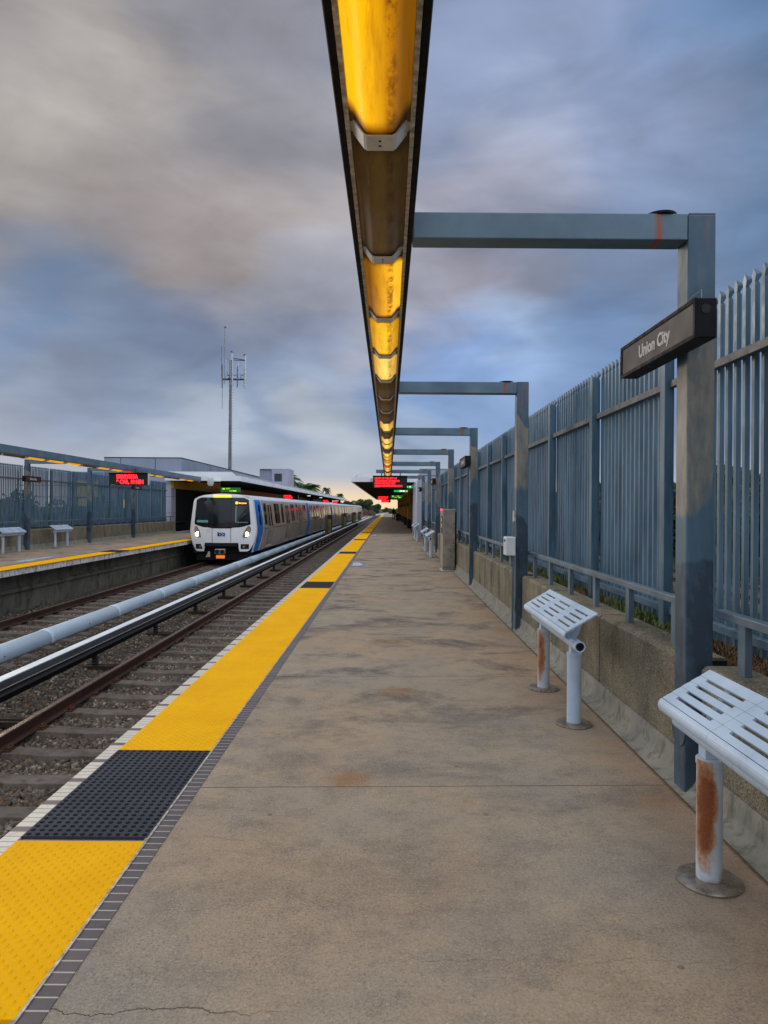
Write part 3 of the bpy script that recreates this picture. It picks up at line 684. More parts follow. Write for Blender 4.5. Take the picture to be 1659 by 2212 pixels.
# ------------------------------------------------------------------ light trough with lamps
LBOT = 3.03
def lens_mesh():
    b = MB(); pr = [(-.117, .055), (-.098, .05), (-.060, .006), (-.050, 0), (.050, 0), (.060, .006), (.098, .05), (.117, .055)]
    n = len(pr)
    for yv in (-.605, .605): b.v += [(x, yv, z) for x, z in pr]
    b.f = [(i, i+1, n+i+1, n+i) for i in range(n-1)]
    b.f += [tuple(range(n))[::-1], tuple(range(n, 2*n))]
    return b
def strap_mesh():
    b = MB(); pr = [(-.135, .075), (-.112, .060), (-.064, -.004), (-.052, -.012), (.052, -.012), (.064, -.004), (.112, .060), (.135, .075)]
    q = [(x*.96, z+.006) for x, z in pr][::-1]
    b.prism(pr+q, -.055, .055); return b
def trough(name, cx, y0, n, states, label, k0=0, stripes=None):
    t = empty(name, (cx, y0, LBOT), label, 'light fitting'); PT = BAY/4; y1 = y0+PT*n
    b = MB()
    b.prism([(cx-.165, LBOT+.062), (cx-.120, LBOT+.062), (cx-.120, LBOT+.16), (cx+.120, LBOT+.16), (cx+.120, LBOT+.062), (cx+.165, LBOT+.062), (cx+.165, LBOT+.30), (cx-.165, LBOT+.30)], y0, y1).build('housing', M['blackpaint'], t, bevel=.003)
    side = MB()
    for s in (-1, 1):
        side.box(cx+s*.1665-.0012, cx+s*.1665+.0012, y0, y1, LBOT+.068, LBOT+.298)
    side.build('side_cladding', M['beam'], t)
    fr = MB()
    for s in (-1, 1): fr.box(cx+s*.127-.009, cx+s*.127+.009, y0, y1, LBOT+.046, LBOT+.064)
    fr.build('trim', M['frame'], t)
    cache = {}; st = None
    for i in range(n):
        s = states[i]; yc = y0+PT*(i+.5)
        if s not in cache:
            lm = lens_mesh(); me = bpy.data.meshes.new('diffuser'); me.from_pydata(lm.v, [], lm.f); me.update(); me.materials.append(LENS[s]); cache[s] = me; me.polygons.foreach_set('use_smooth', [True]*len(me.polygons))
        o = bpy.data.objects.new('diffuser', cache[s]); col.objects.link(o); o.parent = t; o.location = (0, yc-y0, 0)
        if st is None:
            sm = strap_mesh(); me = bpy.data.meshes.new('strap'); me.from_pydata(sm.v, [], sm.f); me.update(); me.materials.append(M['strap']); st = me
            bm_ = MB(); bm_.cyl((0, -.018, -.0135), (0, -.018, -.011), .006, n=10); bm_.cyl((0, .018, -.0135), (0, .018, -.011), .006, n=10)
            bme = bpy.data.meshes.new('bolt'); bme.from_pydata(bm_.v, [], bm_.f); bme.update(); bme.materials.append(M['blk'])
        o = bpy.data.objects.new('strap', st); col.objects.link(o); o.parent = t; o.location = (0, yc-y0+PT/2, 0)
        if i < 5:
            q = bpy.data.objects.new('bolt', bme); col.objects.link(q); q.parent = o
    return t
PT = BAY/4
y0 = 3.86-PT*5+.155
states = ['L', 'L', 'L', 'L', 'O', 'Rr', 'Y', 'P', 'O', 'O', 'O', 'P', 'O', 'P', 'P', 'O', 'P', 'Y', 'D', 'P', 'X', 'P', 'P', 'O', 'P', 'P', 'O', 'P', 'P']
trough('light_trough', -.044, y0, 29, states, 'long black light trough with yellow fluorescent diffusers over the near platform')
FC = -11.1; FO = .2
st2 = ['O', 'O', 'O', 'O', 'Y', 'Y', 'Y', 'O', 'Y', 'Y', 'X', 'O', 'Y', 'Y', 'O', 'O', 'Y', 'Y', 'O']
trough('light_trough', FC, 15.85, 19, st2, 'grey light trough with small yellow lamps over the far platform')

# ------------------------------------------------------------------ support frames
def frame(x0, x1, y, ext, label, grp, mirror=False, plate=True):
    """x0..x1 = post faces ; beam runs from the post to the trough"""
    t = empty('lamp_gantry', ((x0+x1)/2, y+.075, 0), label, 'support frame', grp)
    MB().box(x0, x1, y, y+.15, -.01, 3.235).build('post', M['steel'], t, bevel=.008)
    if not mirror: b = MB().box(ext, x0-.002, y+.001, y+.149, 3.09, 3.238)
    else: b = MB().box(x1+.002, ext, y+.001, y+.149, 3.09, 3.238)
    b.build('beam', M['beam'], t, bevel=.006)
    c = MB().box(x0+.002 if not mirror else x0+.03, x1-.002, y+.002, y+.148, 3.2355, 3.242)
    c.build('post_cap', M['beam'], t)
    if plate:
        xf = x0-.006 if not mirror else x1+.006
        xb = x0-.0005 if not mirror else x1+.0005
        MB().cyl((xb, y+.075, .33), (xf, y+.075, .33), .085, n=24).build('cover_plate', M['steel'], t, smooth=True)
        for v in t.children if False else []: pass
        cx = (x0-.13) if not mirror else (x1+.13)
        MB().cyl((cx, y+.075, 3.238), (cx, y+.075, 3.252), .09, n=20).build('beam_cap_disc', M['blackpaint'], t)
    return t
words = ['behind the camera', 'nearest the camera with a large station name sign', 'second from the camera, with a white box on its post', 'third from the camera, with a name sign', 'fourth from the camera, without a sign', 'fifth from the camera, with a small station name sign', 'sixth from the camera, carrying the red message board', 'seventh from the camera, just before the canopy']
for k, y in enumerate(ST):
    if k == 0: continue
    ext = -.044+.17 if k != 6 else -.55
    if k == 6:
        t = frame(1.662, 1.817, y, .128, 'blue grey steel light frame, '+words[k], 'light frames on the near platform')
        MB().box(-.55, -.215, y+.001, y+.149, 3.09, 3.238).build('beam', M['beam'], t, bevel=.006)
    else: frame(1.662, 1.817, y, ext, 'blue grey steel light frame, '+words[k], 'light frames on the near platform')
FS = [ST[4]+.2, ST[5]+.2, ST[6]+.2, ST[7]+.2]
fw = ['leftmost and mostly out of view', 'with a station name sign left of the red board', 'between the two far name signs, carrying the red board', 'just before the far canopy, with a small name sign']
for k, y in enumerate(FS):
    if k == 2:
        t = frame(-13.0, -12.85, y, FC-.17, 'far platform light frame '+fw[k], 'light frames on the far platform', True)
        MB().box(FC+.17, -10.4, y+.001, y+.149, 3.09, 3.238).build('beam', M['beam'], t, bevel=.006)
    else: frame(-13.0, -12.85, y, FC-.17, 'far platform light frame '+fw[k], 'light frames on the far platform', True)

# ------------------------------------------------------------------ station name signs
def name_sign(xo, xi, y0, label, mirror=False):
    """xi = face towards the tracks, xo = side on the post"""
    t = empty('station_sign', ((xo+xi)/2, y0, 2.44), label, 'sign', 'station name signs')
    y1 = y0+1.10; z0, z1 = 2.44, 2.64; s = -1 if not mirror else 1
    a, b_ = sorted((xo, xi-s*.012))
    MB().box(a, b_, y0, y1, z0, z1).build('housing', M['signbox'], t, bevel=.006)
    f = MB(); a, b_ = sorted((xi-s*.012, xi)); e = .02
    f.box(a, b_, y0, y1, z0, z0+e).box(a, b_, y0, y1, z1-e, z1).box(a, b_, y0, y0+e, z0+e, z1-e).box(a, b_, y1-e, y1, z0+e, z1-e)
    f.build('rim', M['signbox'], t)
    a, b_ = sorted((xi-s*.010, xi-s*.006))
    MB().box(a, b_, y0+e, y1-e, z0+e, z1-e).build('face', M['signface'], t)
    yc = (y0+y1)/2
    text('Union City', .104, M['ink'], 'lettering', t, (xi-s*.005, yc, 2.507), (0, -1, 0) if not mirror else (0, 1, 0), (0, 0, 1), .003, 'CENTER', .0030)
    c = MB().cyl(((xo+xi)/2, y0-.003, 2.585), ((xo+xi)/2, y0, 2.585), .024, n=20); c.build('end_lock', M['blk'], t)
    w_ = MB(); xm = (xo+xi)/2
    for yv in (y0+.05, y1-.1): w_.cyl((xm, yv, z1), (xm, yv, z1+.055), .0018, n=6)
    w_.cyl((xm, y0+.05, z1+.054), (xm, y1-.1, z1+.054), .0006, n=4); w_.build('bird_wire', M['frame'], t)
    if not mirror: MB().box(xo-.002, 1.6615, y0+.45, y0+.54, z0+.03, z1-.03).build('bracket', M['signbox'], t)
    return t
for k, lab in ((1, 'large black Union City sign, nearest, on the first post'), (3, 'black Union City sign on the third post, above the steel kiosk'), (5, 'small black Union City sign on the fifth post'), (7, 'smallest black Union City sign on the seventh post by the canopy')):
    name_sign(1.628, 1.515, ST[k]-.42, lab)
for k, lab in ((1, 'black Union City sign on the far platform left post'), (3, 'small black Union City sign below the far red message board')):
    name_sign(-12.848, -12.735, FS[k]-.42, lab, True)

# ------------------------------------------------------------------ parapet walls, coving, low railings
def parapet(mirror):
    def mx(x): return x if not mirror else FX-x
    sts = [ST[0]-BAY]+ST if not mirror else [FS[0]-3*BAY, FS[0]-2*BAY, FS[0]-BAY]+FS
    t = empty('parapet_wall', (mx(1.86), sts[0], 0), 'low exposed aggregate concrete wall along the near platform' if not mirror else 'low concrete wall along the back of the far platform', 'wall')
    def bx(b, x0, x1, *r):
        a, c = sorted((mx(x0), mx(x1))); return b.box(a, c, *r)
    for i, y in enumerate(sts):
        ya = y+.17; yb = (sts[i+1]-.02) if i+1 < len(sts) else y+1.3
        if mirror and i+1 == len(sts): yb = 42.2
        n = max(1, round((yb-ya)/1.62)); wd = (yb-ya)/n
        for j in range(n):
            b = MB(); a0 = ya+wd*j+.011; a1 = ya+wd*(j+1)-.011
            pr = [(mx(1.74), .0), (mx(1.99), .0), (mx(1.99), .70), (mx(1.975), .72), (mx(1.765), .72), (mx(1.74), .695)]
            b.prism(pr if mirror else pr[::-1], a0, a1)
            b.build('wall_panel', M['wall'], t)
        bx(MB(), 1.752, 1.98, ya, yb, 0, .705).build('joint_filler', M['dark'], t)
    # coving
    c = MB(); P = [(1.622, .003), (1.665, .010), (1.702, .034), (1.720, .075), (1.730, .160), (1.7385, .17), (1.7385, .003)]
    y0, y1 = sts[0], (35.4 if not mirror else 42.2)
    nseg = 220; rs = random.Random(4)
    for j in range(nseg+1):
        yv = y0+(y1-y0)*j/nseg
        for i, (x, z) in enumerate(P):
            dx = 0; dz = 0
            if i in (1, 2, 3): dx = rs.uniform(-.007, .007); dz = rs.uniform(-.006, .006)
            if i == 4: dz = rs.uniform(-.012, .01)
            c.v.append((mx(x+dx), yv, z+dz))
    k = len(P)
    for j in range(nseg):
        for i in range(k-1):
            q = (j*k+i, j*k+i+1, (j+1)*k+i+1, (j+1)*k+i); c.f.append(q if mirror else q[::-1])
    c.build('coving', M['coving'], t, smooth='all')
    # low railing
    r = empty('low_railing', (mx(1.86), sts[0], .72), 'low blue grey railing on top of the near wall' if not mirror else 'low railing on top of the far wall', 'railing')
    for i, y in enumerate(sts):
        ya = y+.152; yb = (sts[i+1]-.002) if i+1 < len(sts) else y+1.3
        if mirror and i+1 == len(sts): yb = 42.1
        bx(MB(), 1.825, 1.885, ya, yb, .985, 1.03).build('rail', M['rail_low'], r, bevel=.004)
        yv = ya+.40
        while yv < yb-.1:
            bx(MB(), 1.835, 1.875, yv, yv+.075, .70, .984).build('baluster', M['rail_low'], r, bevel=.003)
            yv += BAY/6
    return t
parapet(False); parapet(True)

# ------------------------------------------------------------------ palisade fences
def pales(b, x, ya, yb, mirror, z0=.69, z1=3.09):
    s = -1 if mirror else 1; yv = ya
    cs = [(-.035, .019), (-.017, .0), (.017, .0), (.035, .019)]
    rows = [(z0, 1, 1), (z1-.105, 1, 1), (z1-.085, .82, .6), (z1-.05, 1.38, 1.3), (z1-.042, 1.38, 1.3), (z1, .04, .6)]
    while yv < yb:
        k = len(b.v)
        for off in (0, .004*s):
            for z, wv, dv in rows:
                for cy, cx in cs: b.v.append((x+s*cx*dv+off, yv+cy*wv, z))
        n = 4; m_ = len(rows)*n
        for side in (0, m_):
            for j in range(len(rows)-1):
                for i in range(3):
                    q = (k+side+j*n+i, k+side+j*n+i+1, k+side+(j+1)*n+i+1, k+side+(j+1)*n+i); b.f.append(q if (side == 0) == (s > 0) else q[::-1])
        for j in range(len(rows)-1):
            for i in (0, 3): b.f.append((k+j*n+i, k+(j+1)*n+i, k+m_+(j+1)*n+i, k+m_+j*n+i))
        yv += .1115
def fence(mirror):
    def mx(x): return x if not mirror else FX-x
    lab = 'tall blue grey palisade fence with pointed pales behind the near wall' if not mirror else 'tall palisade fence with pointed pales behind the far wall'
    y0 = -2.3 if not mirror else 13.9; y1 = 35.2 if not mirror else 42.1
    t = empty('palisade_fence', (mx(2.26), y0, .5), lab, 'fence'); y = y0; P = 1.95
    def bx(x0, x1, *r):
        a, c = sorted((mx(x0), mx(x1))); return MB().box(a, c, *r)
    while y < y1:
        e = min(y+P, y1)
        bx(2.17, 2.245, y-.05, y+.05, .2, 3.0).build('fence_post', M['fence'], t, bevel=.003)
        b = MB(); pales(b, mx(2.262), y+.085, e-.05, mirror); b.build('pale_panel', M['fence'], t)
        bx(2.205, 2.255, y+.052, e-.052, 2.545, 2.60).build('upper_rail', M['fence_rail'], t, bevel=.003)
        bx(2.205, 2.255, y+.052, e-.052, .765, .82).build('lower_rail', M['fence'], t, bevel=.003)
        y += P
fence(False); fence(True)
# ledge of earth between wall and fence
for mir in (False, True):
    mx = (lambda x: x) if not mir else (lambda x: FX-x)
    c = MB(); n = 160; y0, y1 = (-6, 44) if not mir else (5, 46); rs = random.Random(9)
    P = [(1.985, .60), (2.1, .64), (2.3, .62), (2.55, .52), (3.4, -.1), (5.0, -1.32)]
    for j in range(n+1):
        for i, (x, z) in enumerate(P): c.v.append((mx(x), y0+(y1-y0)*j/n, z+(rs.uniform(-.03, .03) if i > 0 else 0)))
    k = len(P)
    for j in range(n):
        for i in range(k-1):
            q = (j*k+i, j*k+i+1, (j+1)*k+i+1, (j+1)*k+i); c.f.append(q if not mir else q[::-1])
    struct(c.build('embankment', M['earth'], smooth='all'))
def tufts(name, areas, mt, label, seed, hgt=(.05, .16), cat='grass'):
    rs = random.Random(seed); b = MB()
    for (x0, x1, y0, y1, z, n) in areas:
        for _ in range(n):
            x = rs.uniform(x0, x1); y = rs.uniform(y0, y1); zz = z(x) if callable(z) else z
            for _ in range(3):
                a = rs.uniform(0, 6.28); h = rs.uniform(*hgt); l = h*rs.uniform(.2, .9); w_ = .004+h*.03
                px, py = math.cos(a), math.sin(a)
                b.add([(x-py*w_, y+px*w_, zz), (x+py*w_, y-px*w_, zz), (x+px*l*.5+py*w_*.6, y+py*l*.5-px*w_*.6, zz+h*.7), (x+px*l*.5-py*w_*.6, y+py*l*.5+px*w_*.6, zz+h*.7), (x+px*l, y+py*l, zz+h)], [(0, 1, 2, 3), (3, 2, 4)])
    return tag(b.build(name, mt), label, cat, kind='stuff')
tufts('weeds', [(2.0, 2.5, 4.9, 7, .6, 380), (2.05, 2.5, 8, 12, .6, 350), (2.0, 2.6, 12, 34, .6, 400), (2.5, 3.3, 2, 30, lambda x: .56-(x-2.5)*.7, 1800)], M['grass'], 'green weeds growing along the foot of the fence', 2)
tufts('dry_weeds', [(2.0, 2.6, 2.2, 5.4, .61, 2600), (2.0, 2.4, 5.4, 12, .6, 900)], M['drygrass'], 'brown dried weeds on the ledge behind the nearest wall', 5, (.03, .10))
tufts('lineside_grass', [(6, 9.3, 2, 40, lambda x: -.55-(x-6)*.18 if x < 8.5 else -1.0, 6000), (12.5, 18, 4, 60, -1.02, 12000)], M['grass'], 'rough grass beyond the fence on the right', 6, (.1, .35))
tufts('lineside_grass', [(-24, -15, 16, 46, -1.3, 5000)], M['grass'], 'rough grass beyond the far platform fence', 8, (.1, .3))
# lineside freight track right of the fence
struct(MB().box(9.0, 12.6, -10, 300, -1.25, -.93).build('lineside_ballast', M['ballast']))
for x, lab in ((10.1, 'rusty left rail of the side track beyond the right fence'), (11.55, 'rusty right rail of the side track beyond the right fence')):
    t = empty('side_rail', (x, 0, -.93), lab, 'rail')
    MB().prism([(x-.07, -.929), (x+.07, -.929), (x+.02, -.91), (x+.015, -.83), (x+.036, -.82), (x+.036, -.79), (x-.036, -.79), (x-.036, -.82), (x-.015, -.83), (x-.02, -.91)], -10, 300).build('rail_bar', M['rail'], t)

# ------------------------------------------------------------------ leaning benches
def lean_bench(label, grp, rust=(False, True)):
    """local frame: nose towards -x, length along y, centred on the origin at floor level"""
    t = empty('leaning_bench', (1.377, 0, 0), label, 'bench', grp); X0 = 1.377
    p0 = Vector((1.262, 0, .722)); p1 = Vector((1.479, 0, .851)); d = (p1-p0).normalized(); nn = Vector((-d.z, 0, d.x)); Ln = (p1-p0).length
    if nn.z < 0: nn = -nn
    for k in range(3):
        ya = -.725+.4835*k; yb = ya+.481; b = MB()
        def slab(s0, s1, a, c, th=.009, lift=0):
            q = [p0+d*s0+nn*lift, p0+d*s1+nn*lift, p0+d*s1+nn*(lift-th), p0+d*s0+nn*(lift-th)]
            b.prism([(v.x, v.z) for v in q][::-1], a, c)
        W = Ln/5
        for i in range(5):
            s0 = W*i; s1 = W*(i+1)
            if i < 4:
                slab(s0, s1-.017, ya, yb, .010)
                slab(s1-.0170, s1-.001, ya, ya+.075, .010, -.0012); slab(s1-.0170, s1-.001, yb-.075, yb, .010, -.0012)
            else: slab(s0, s1, ya, yb, .010)
        # rolled nose, returning underneath to the tube
        out = []; c0 = p0-nn*.036-d*.004
        for i in range(11):
            a = R(0+178*i/10); out.append(c0+nn*(.036*math.cos(a))-d*(.036*math.sin(a)))
        tail = [Vector((1.300, 0, .655)), Vector((1.335, 0, .628))]
        o_ = out[:-1]+[out[-1]+Vector((.002, 0, -.002))]+tail
        inn = [c0+nn*(.027*math.cos(R(178*i/10)))-d*(.027*math.sin(R(178*i/10))) for i in range(11)]+[Vector((1.305, 0, .664)), Vector((1.337, 0, .638))]
        for q0, q1, r0, r1 in zip(o_[:-1], o_[1:], inn[:-1], inn[1:]):
            b.prism([(q0.x, q0.z), (q1.x, q1.z), (r1.x, r1.z), (r0.x, r0.z)], ya, yb)
        b.build('seat_panel', M['bench'], t, smooth=True)
    # cross tube, open at the ends
    c = MB(); n = 24; cx, cz = 1.352, .615
    for yv, r in ((-.74, .030), (-.74, .039), (.74, .039), (.74, .030)):
        for i in range(n): a = 2*math.pi*i/n; c.v.append((cx+r*math.cos(a), yv, cz+r*math.sin(a)))
    c.f = [(j*n+i, j*n+(i+1) % n, (j+1)*n+(i+1) % n, (j+1)*n+i) for j in range(3) for i in range(n)]
    c.build('cross_tube', M['bench'], t, smooth=True)
    c = MB().cyl((cx, -.715, cz), (cx, -.71, cz), .030, n=24).cyl((cx, .71, cz), (cx, .715, cz), .030, n=24); c.build('tube_plug', M['dark'], t)
    for k, yv in enumerate((-.5, .5)):
        g = MB().prism([(1.335, .64), (1.345, .652), (1.44, .805), (1.455, .81), (1.40, .66), (1.375, .64)], yv-.022, yv+.022)
        g.build('bracket', M['bench'], t, bevel=.002)
        l = MB().lathe([(.052, .012), (.052, .50), (.056, .502), (.056, .525), (.050, .53)], (X0, yv, 0), 28).build('leg', M['rustleg' if rust[0] else 'rustleg2'] if rust[k] else M['bench'], t, smooth=True)
        if rust[k]: l['label'] = 'leg with an orange brown rust patch'
        MB().box(X0-.034, X0+.034, yv-.034, yv+.034, .53, .600).build('neck', M['bench'], l, bevel=.003)
        MB().lathe([(.135, 0.001), (.135, .008), (.125, .014), (.06, .018)], (X0, yv, 0), 36).build('base_plate', M['ssdark'], l, smooth=True)
    return t
g1 = 'leaning benches on the near platform'
b1 = lean_bench('nearest pale leaning bench at the right edge, front leg badly rusted', g1, (True, True)); b1.location.y = 2.45
b2 = lean_bench('second pale leaning bench, between the first and second posts', g1, (False, True)); b2.location.y = 5.60
for y, lab in ((22.9, 'small leaning bench just behind the steel kiosk'), (26.2, 'small leaning bench, fourth along the near wall'), (33.6, 'distant leaning bench in front of the pale wall end'), (36.3, 'farthest leaning bench, at the edge of the canopy shade')):
    dup(b2, (1.377, y, 0), lab)
for y, lab in ((23.15, 'far platform leaning bench at the left picture edge'), (26.7, 'far platform leaning bench between two light posts')):
    o = dup(b2, (-12.63, y, 0), lab); o.rotation_euler.z = math.pi; o['group'] = 'leaning benches on the far platform'

# ------------------------------------------------------------------ stainless kiosk, white box, conduit
k = empty('kiosk', (1.53, 18.0, 0), 'tall stainless steel ticket kiosk with a red light cap', 'kiosk')
MB().prism([(1.385, 17.57), (1.69, 17.57), (1.69, 18.35), (1.375, 18.35)], .10, 1.56, 'z').build('cabinet', M['stainless'], k, bevel=.006)
MB().box(1.39, 1.685, 17.585, 18.33, .012, .099).build('plinth', M['stainless'], k)
MB().box(1.355, 1.70, 17.54, 18.38, .001, .012).build('base_flange', M['bench'], k)
MB().box(1.38, 1.70, 17.56, 18.36, 1.56, 1.572).build('top_cap', M['white'], k)
MB().box(1.366, 1.376, 17.75, 18.25, 1.53, 1.585).build('light_cap', E['redtop'], k)
MB().box(1.370, 1.3745, 17.70, 18.10, .95, 1.40).build('screen', M['blk'], k)
MB().box(1.366, 1.3695, 17.75, 17.95, 1.25, 1.34).box(1.366, 1.3695, 17.75, 17.95, 1.10, 1.20).build('button_panel', M['white'], k)
MB().box(1.69, 1.735, 17.62, 18.3, .012, 1.5).build('side_shadow', M['dark'], k)  # dark box in place of the shadow between kiosk and wall
k = empty('junction_box', (1.56, 8.9, 1.1), 'white plastic box fixed to the second post', 'box')
MB().box(1.505, 1.628, 8.84, 9.06, .985, 1.225).build('housing', M['white'], k, bevel=.012)
MB().box(1.502, 1.5048, 8.90, 9.0, 1.16, 1.19).build('latch', M['blk'], k)
MB().box(1.575, 1.661, 9.02, 9.08, 1.0, 1.2).build('bracket', M['rail_low'], k)
MB().box(1.575, 1.628, 8.90, 8.98, .865, .984).build('conduit_box', M['rail_low'], k, bevel=.003)
MB().cyl((1.61, 8.95, .02), (1.61, 8.95, .864), .013, n=10).build('conduit', M['rail_low'], k, smooth=True)
MB().box(1.635, 1.6605, 9.02, 9.11, 1.42, 1.56).build('upper_bracket', M['frame'], k)
# floor stickers
def sticker(x0, x1, y0, y1, lab):
    t = empty('floor_sticker', (x0, y0, 0), lab, 'sticker')
    MB().box(x0, x1, y0, y1, .0035, .0060).build('backing', simple('sticker_blue', S(96, 118, 156), S(120, 136, 160), 8, .6), t)
    b = MB()
    for i in range(4): b.box(x0+.04+(x1-x0)*.15*i, x0+.04+(x1-x0)*.15*i+.03, y0+.1, y1-.1, .0062, .0068)
    b.box(x1-.11, x1-.03, y0+.35, y0+.75, .0062, .0068); b.build('print', M['white'], t)
sticker(-1.02, -.70, 18.8, 20.1, 'blue and white floor sticker beside the near yellow strip'); sticker(-.98, -.68, 39.6, 40.8, 'distant floor sticker near the canopy shade edge')
sticker(-10.6, -10.25, 19.4, 21.6, 'blue and white floor sticker on the far platform')

# ------------------------------------------------------------------ LED boards
def led_board(x0, x1, y, z0, z1, lines, label, detail=True, hang=3.09, foot=None):
    t = empty('message_board', ((x0+x1)/2, y, z0), label, 'message board')
    MB().prism([(y+.02, z0), (y+.22, z0+.03), (y+.30, z1), (y, z1)], x0, x1, 'x').build('housing', M['white'], t, bevel=.006)
    MB().prism([(y-.03, z0-.012), (y+.019, z0-.002), (y+.0, z1-.03), (y-.03, z1-.02)], x0-.005, x1+.005, 'x').build('screen', M['blk'], t)
    MB().box(x0-.02, x1+.02, y-.09, y+.02, z1-.02, z1+.012).build('hood', M['blackpaint'], t)
    b = MB()
    for xx in (x0+.25*(x1-x0), x0+.8*(x1-x0)): b.box(xx-.025, xx+.025, y+.1, y+.16, z1, hang-.001)
    b.build('hanger', M['rail_low'], t)
    n = len(lines); h = (z1-z0)*.86/max(n, 1)
    for i, s in enumerate(lines):
        zz = z1-.05-h*(i+1)+h*.2
        text(s, h*1.02, E['red'], 'led_line', t, (x0+.07, y-.032, zz), (1, 0, 0), (0, 0, 1), .003, 'LEFT', h*(.03 if y < 40 and x0 > -5 else .07), .80)
    if foot: text(foot, .035, M['ink'], 'caption', t, (x0+.07, y-.032, z0+.004), (1, 0, 0), (0, 0, 1), .002)
    return t
led_board(-.67, .78, ST[6]-.12, 2.46, 2.96, ['HEART OF THE CITY AT', 'THE HOLIDAY ICE RINK IN', 'UNION SQUARE! VISIT', 'UNIONSQUAREICERINK.COM'], 'red LED message board over the near platform, closest of all boards', foot='PLATFORM 1')
led_board(-12.0, -10.35, FS[2]-.12, 2.50, 3.02, ['     BERRYESSA', '     9 CAR, 10 MIN'], 'red LED message board over the far platform, left of the train', foot='PLATFORM 2')

# ------------------------------------------------------------------ canopies and station buildings
CY = 42.0
def canopy(x0, x1, y1, label, mirror=False):
    """x0 = eave over the track"""
    t = empty('canopy', ((x0+x1)/2, CY, 3.2), label, 'canopy')
    a, b_ = min(x0, x1), max(x0, x1); s = 1 if x1 > x0 else -1
    MB().box(a, b_, CY, CY+.12, 3.18, 3.48).build('end_fascia', M['fascia'], t, bevel=.01)
    e0, e1 = sorted((x0, x0+s*.12))
    MB().box(e0, e1, CY+.121, y1, 3.18, 3.48).build('eave_fascia', M['fascia'], t, bevel=.01)
    c0, c1 = sorted((x0+s*.35, x1))
    MB().prism([(x0+s*.125, 3.45), (x0+s*.62, 3.73), (x1, 3.73), (x1, 3.45)] if s > 0 else [(x0-.125, 3.45), (x1, 3.45), (x1, 3.73), (x0-.62, 3.73)], CY+.35, y1-.1).build('roof', M['roof'], t)
    MB().prism([(x0+s*.30, 3.481), (x0+s*.62, 3.745), (x1, 3.745), (x1, 3.481)], CY+.2, CY+.345).build('roof_edge', M['fascia'], t)
    g = MB(); d0, d1 = sorted((x0+s*.13, x1))
    g.box(d0, d1, CY+.13, y1, 3.28, 3.30); yv = CY+.5
    while yv < y1-.3:
        g.box(d0, d1, yv, yv+.12, 3.20, 3.279); yv += .6
    g.build('soffit', M['soffit'], t)
    return t
canopy(-2.3, 1.78, 128, 'white edged platform canopy over the near platform with dark ribbed underside')
canopy(-9.0, -13.6, 150, 'long white edged canopy over the far platform beyond the train')
# camera dome / bullet lights hung on fascias
t = empty('camera_globe', (-11.0, CY-.25, 3.1), 'white globe lamp hanging from the far canopy corner', 'lamp')
MB().lathe([(.05, .42), (.17, .34), (.19, .2), (.19, -.02), (.14, -.14), (.04, -.18)], (-10.75, CY-.28, 3.02), 20).build('globe', M['antenna'], t, smooth=True)
MB().box(-10.9, -10.2, CY-.2, CY-.002, 3.14, 3.2).build('arm', M['fascia'], t)
t = empty('floodlight', (-.6, CY-.1, 3.2), 'rounded grey floodlight on the near canopy front', 'lamp')
b = MB(); pts = [(-.98+.16*math.cos(R(a)), 3.30+.115*math.sin(R(a))) for a in range(90, 271, 20)]+[(-.4, 3.185), (-.4, 3.415)]
b.prism([(x, z) for x, z in pts], CY-.12, CY-.002); b.build('housing', M['frame'], t, bevel=.01)
# near station building
t = empty('station_building', (4, CY, 0), 'pale lavender panelled station building behind the right fence', 'building')
MB().box(1.90, 9.0, CY+1.0, 125, -.6, 4.05).build('wall', M['panel'], t, bevel=.02)
MB().box(1.88, 9.02, CY+.98, 125, 3.62, 3.65).build('panel_joint', M['joint'], t)
MB().box(1.88, 9.05, CY+.95, 125.1, 4.051, 4.10).build('parapet_cap', M['white'], t)
t = empty('wall_end', (1.64, 36, 0), 'pale panelled wall end standing at the end of the near fence', 'wall')
MB().box(1.50, 1.80, 36.4, CY+.9, -.01, 3.08).build('panel', M['panel'], t, bevel=.01)
MB().box(1.497, 1.803, 36.397, CY+.9, 2.70, 2.715).box(1.497, 1.803, 36.397, CY+.9, .72, .735).build('panel_joint', M['joint'], t)
MB().box(1.46, 1.497, 36.45, 36.6, 1.9, 3.0).build('downpipe', M['fascia'], t, bevel=.008)
MB().box(1.80, 2.4, 36.6, CY+.9, -.01, 3.0).build('return_wall', M['panel2'], t)
# dark wall and yellow columns under near canopy
t = empty('station_wall', (2.3, 60, 0), 'dark wall under the near canopy behind the yellow columns', 'wall')
MB().box(1.83, 1.89, CY+1.1, 124, 0, 3.2).build('panel', M['dark'], t)
def columns(x0, x1, ys_, lab, grp):
    f = None
    for i, y in enumerate(ys_):
        if f is None:
            t = empty('column', ((x0+x1)/2, y, 0), lab % 'nearest', 'column', grp)
            MB().box(x0, x1, y, y+.45, .74, 3.19).build('shaft', M['yellowpaint'], t, bevel=.01)
            MB().box(x0-.02, x1+.02, y-.02, y+.47, .0, .739).build('plinth', M['blk'], t)
            MB().box(x0-.012, x0+.08, y-.012, y-.001, 1.75, 2.05).build('sign_plate', M['blk'], t)
            f = t
        else: dup(f, ((x0+x1)/2, y, 0), lab % ['second', 'third', 'fourth', 'fifth', 'sixth', 'farthest'][min(i-1, 5)])
columns(1.50, 1.78, [55, 66.8, 79, 91, 103, 115], 'yellow steel column under the near canopy, %s from the camera', 'yellow columns under the near canopy')
b = MB()
t = empty('yellow_girder', (1.6, CY, 3), 'yellow girder running along the wall under the near canopy', 'girder')
MB().box(1.55, 1.80, CY+.5, 124, 2.92, 3.175).build('girder', M['yellowpaint'], t)
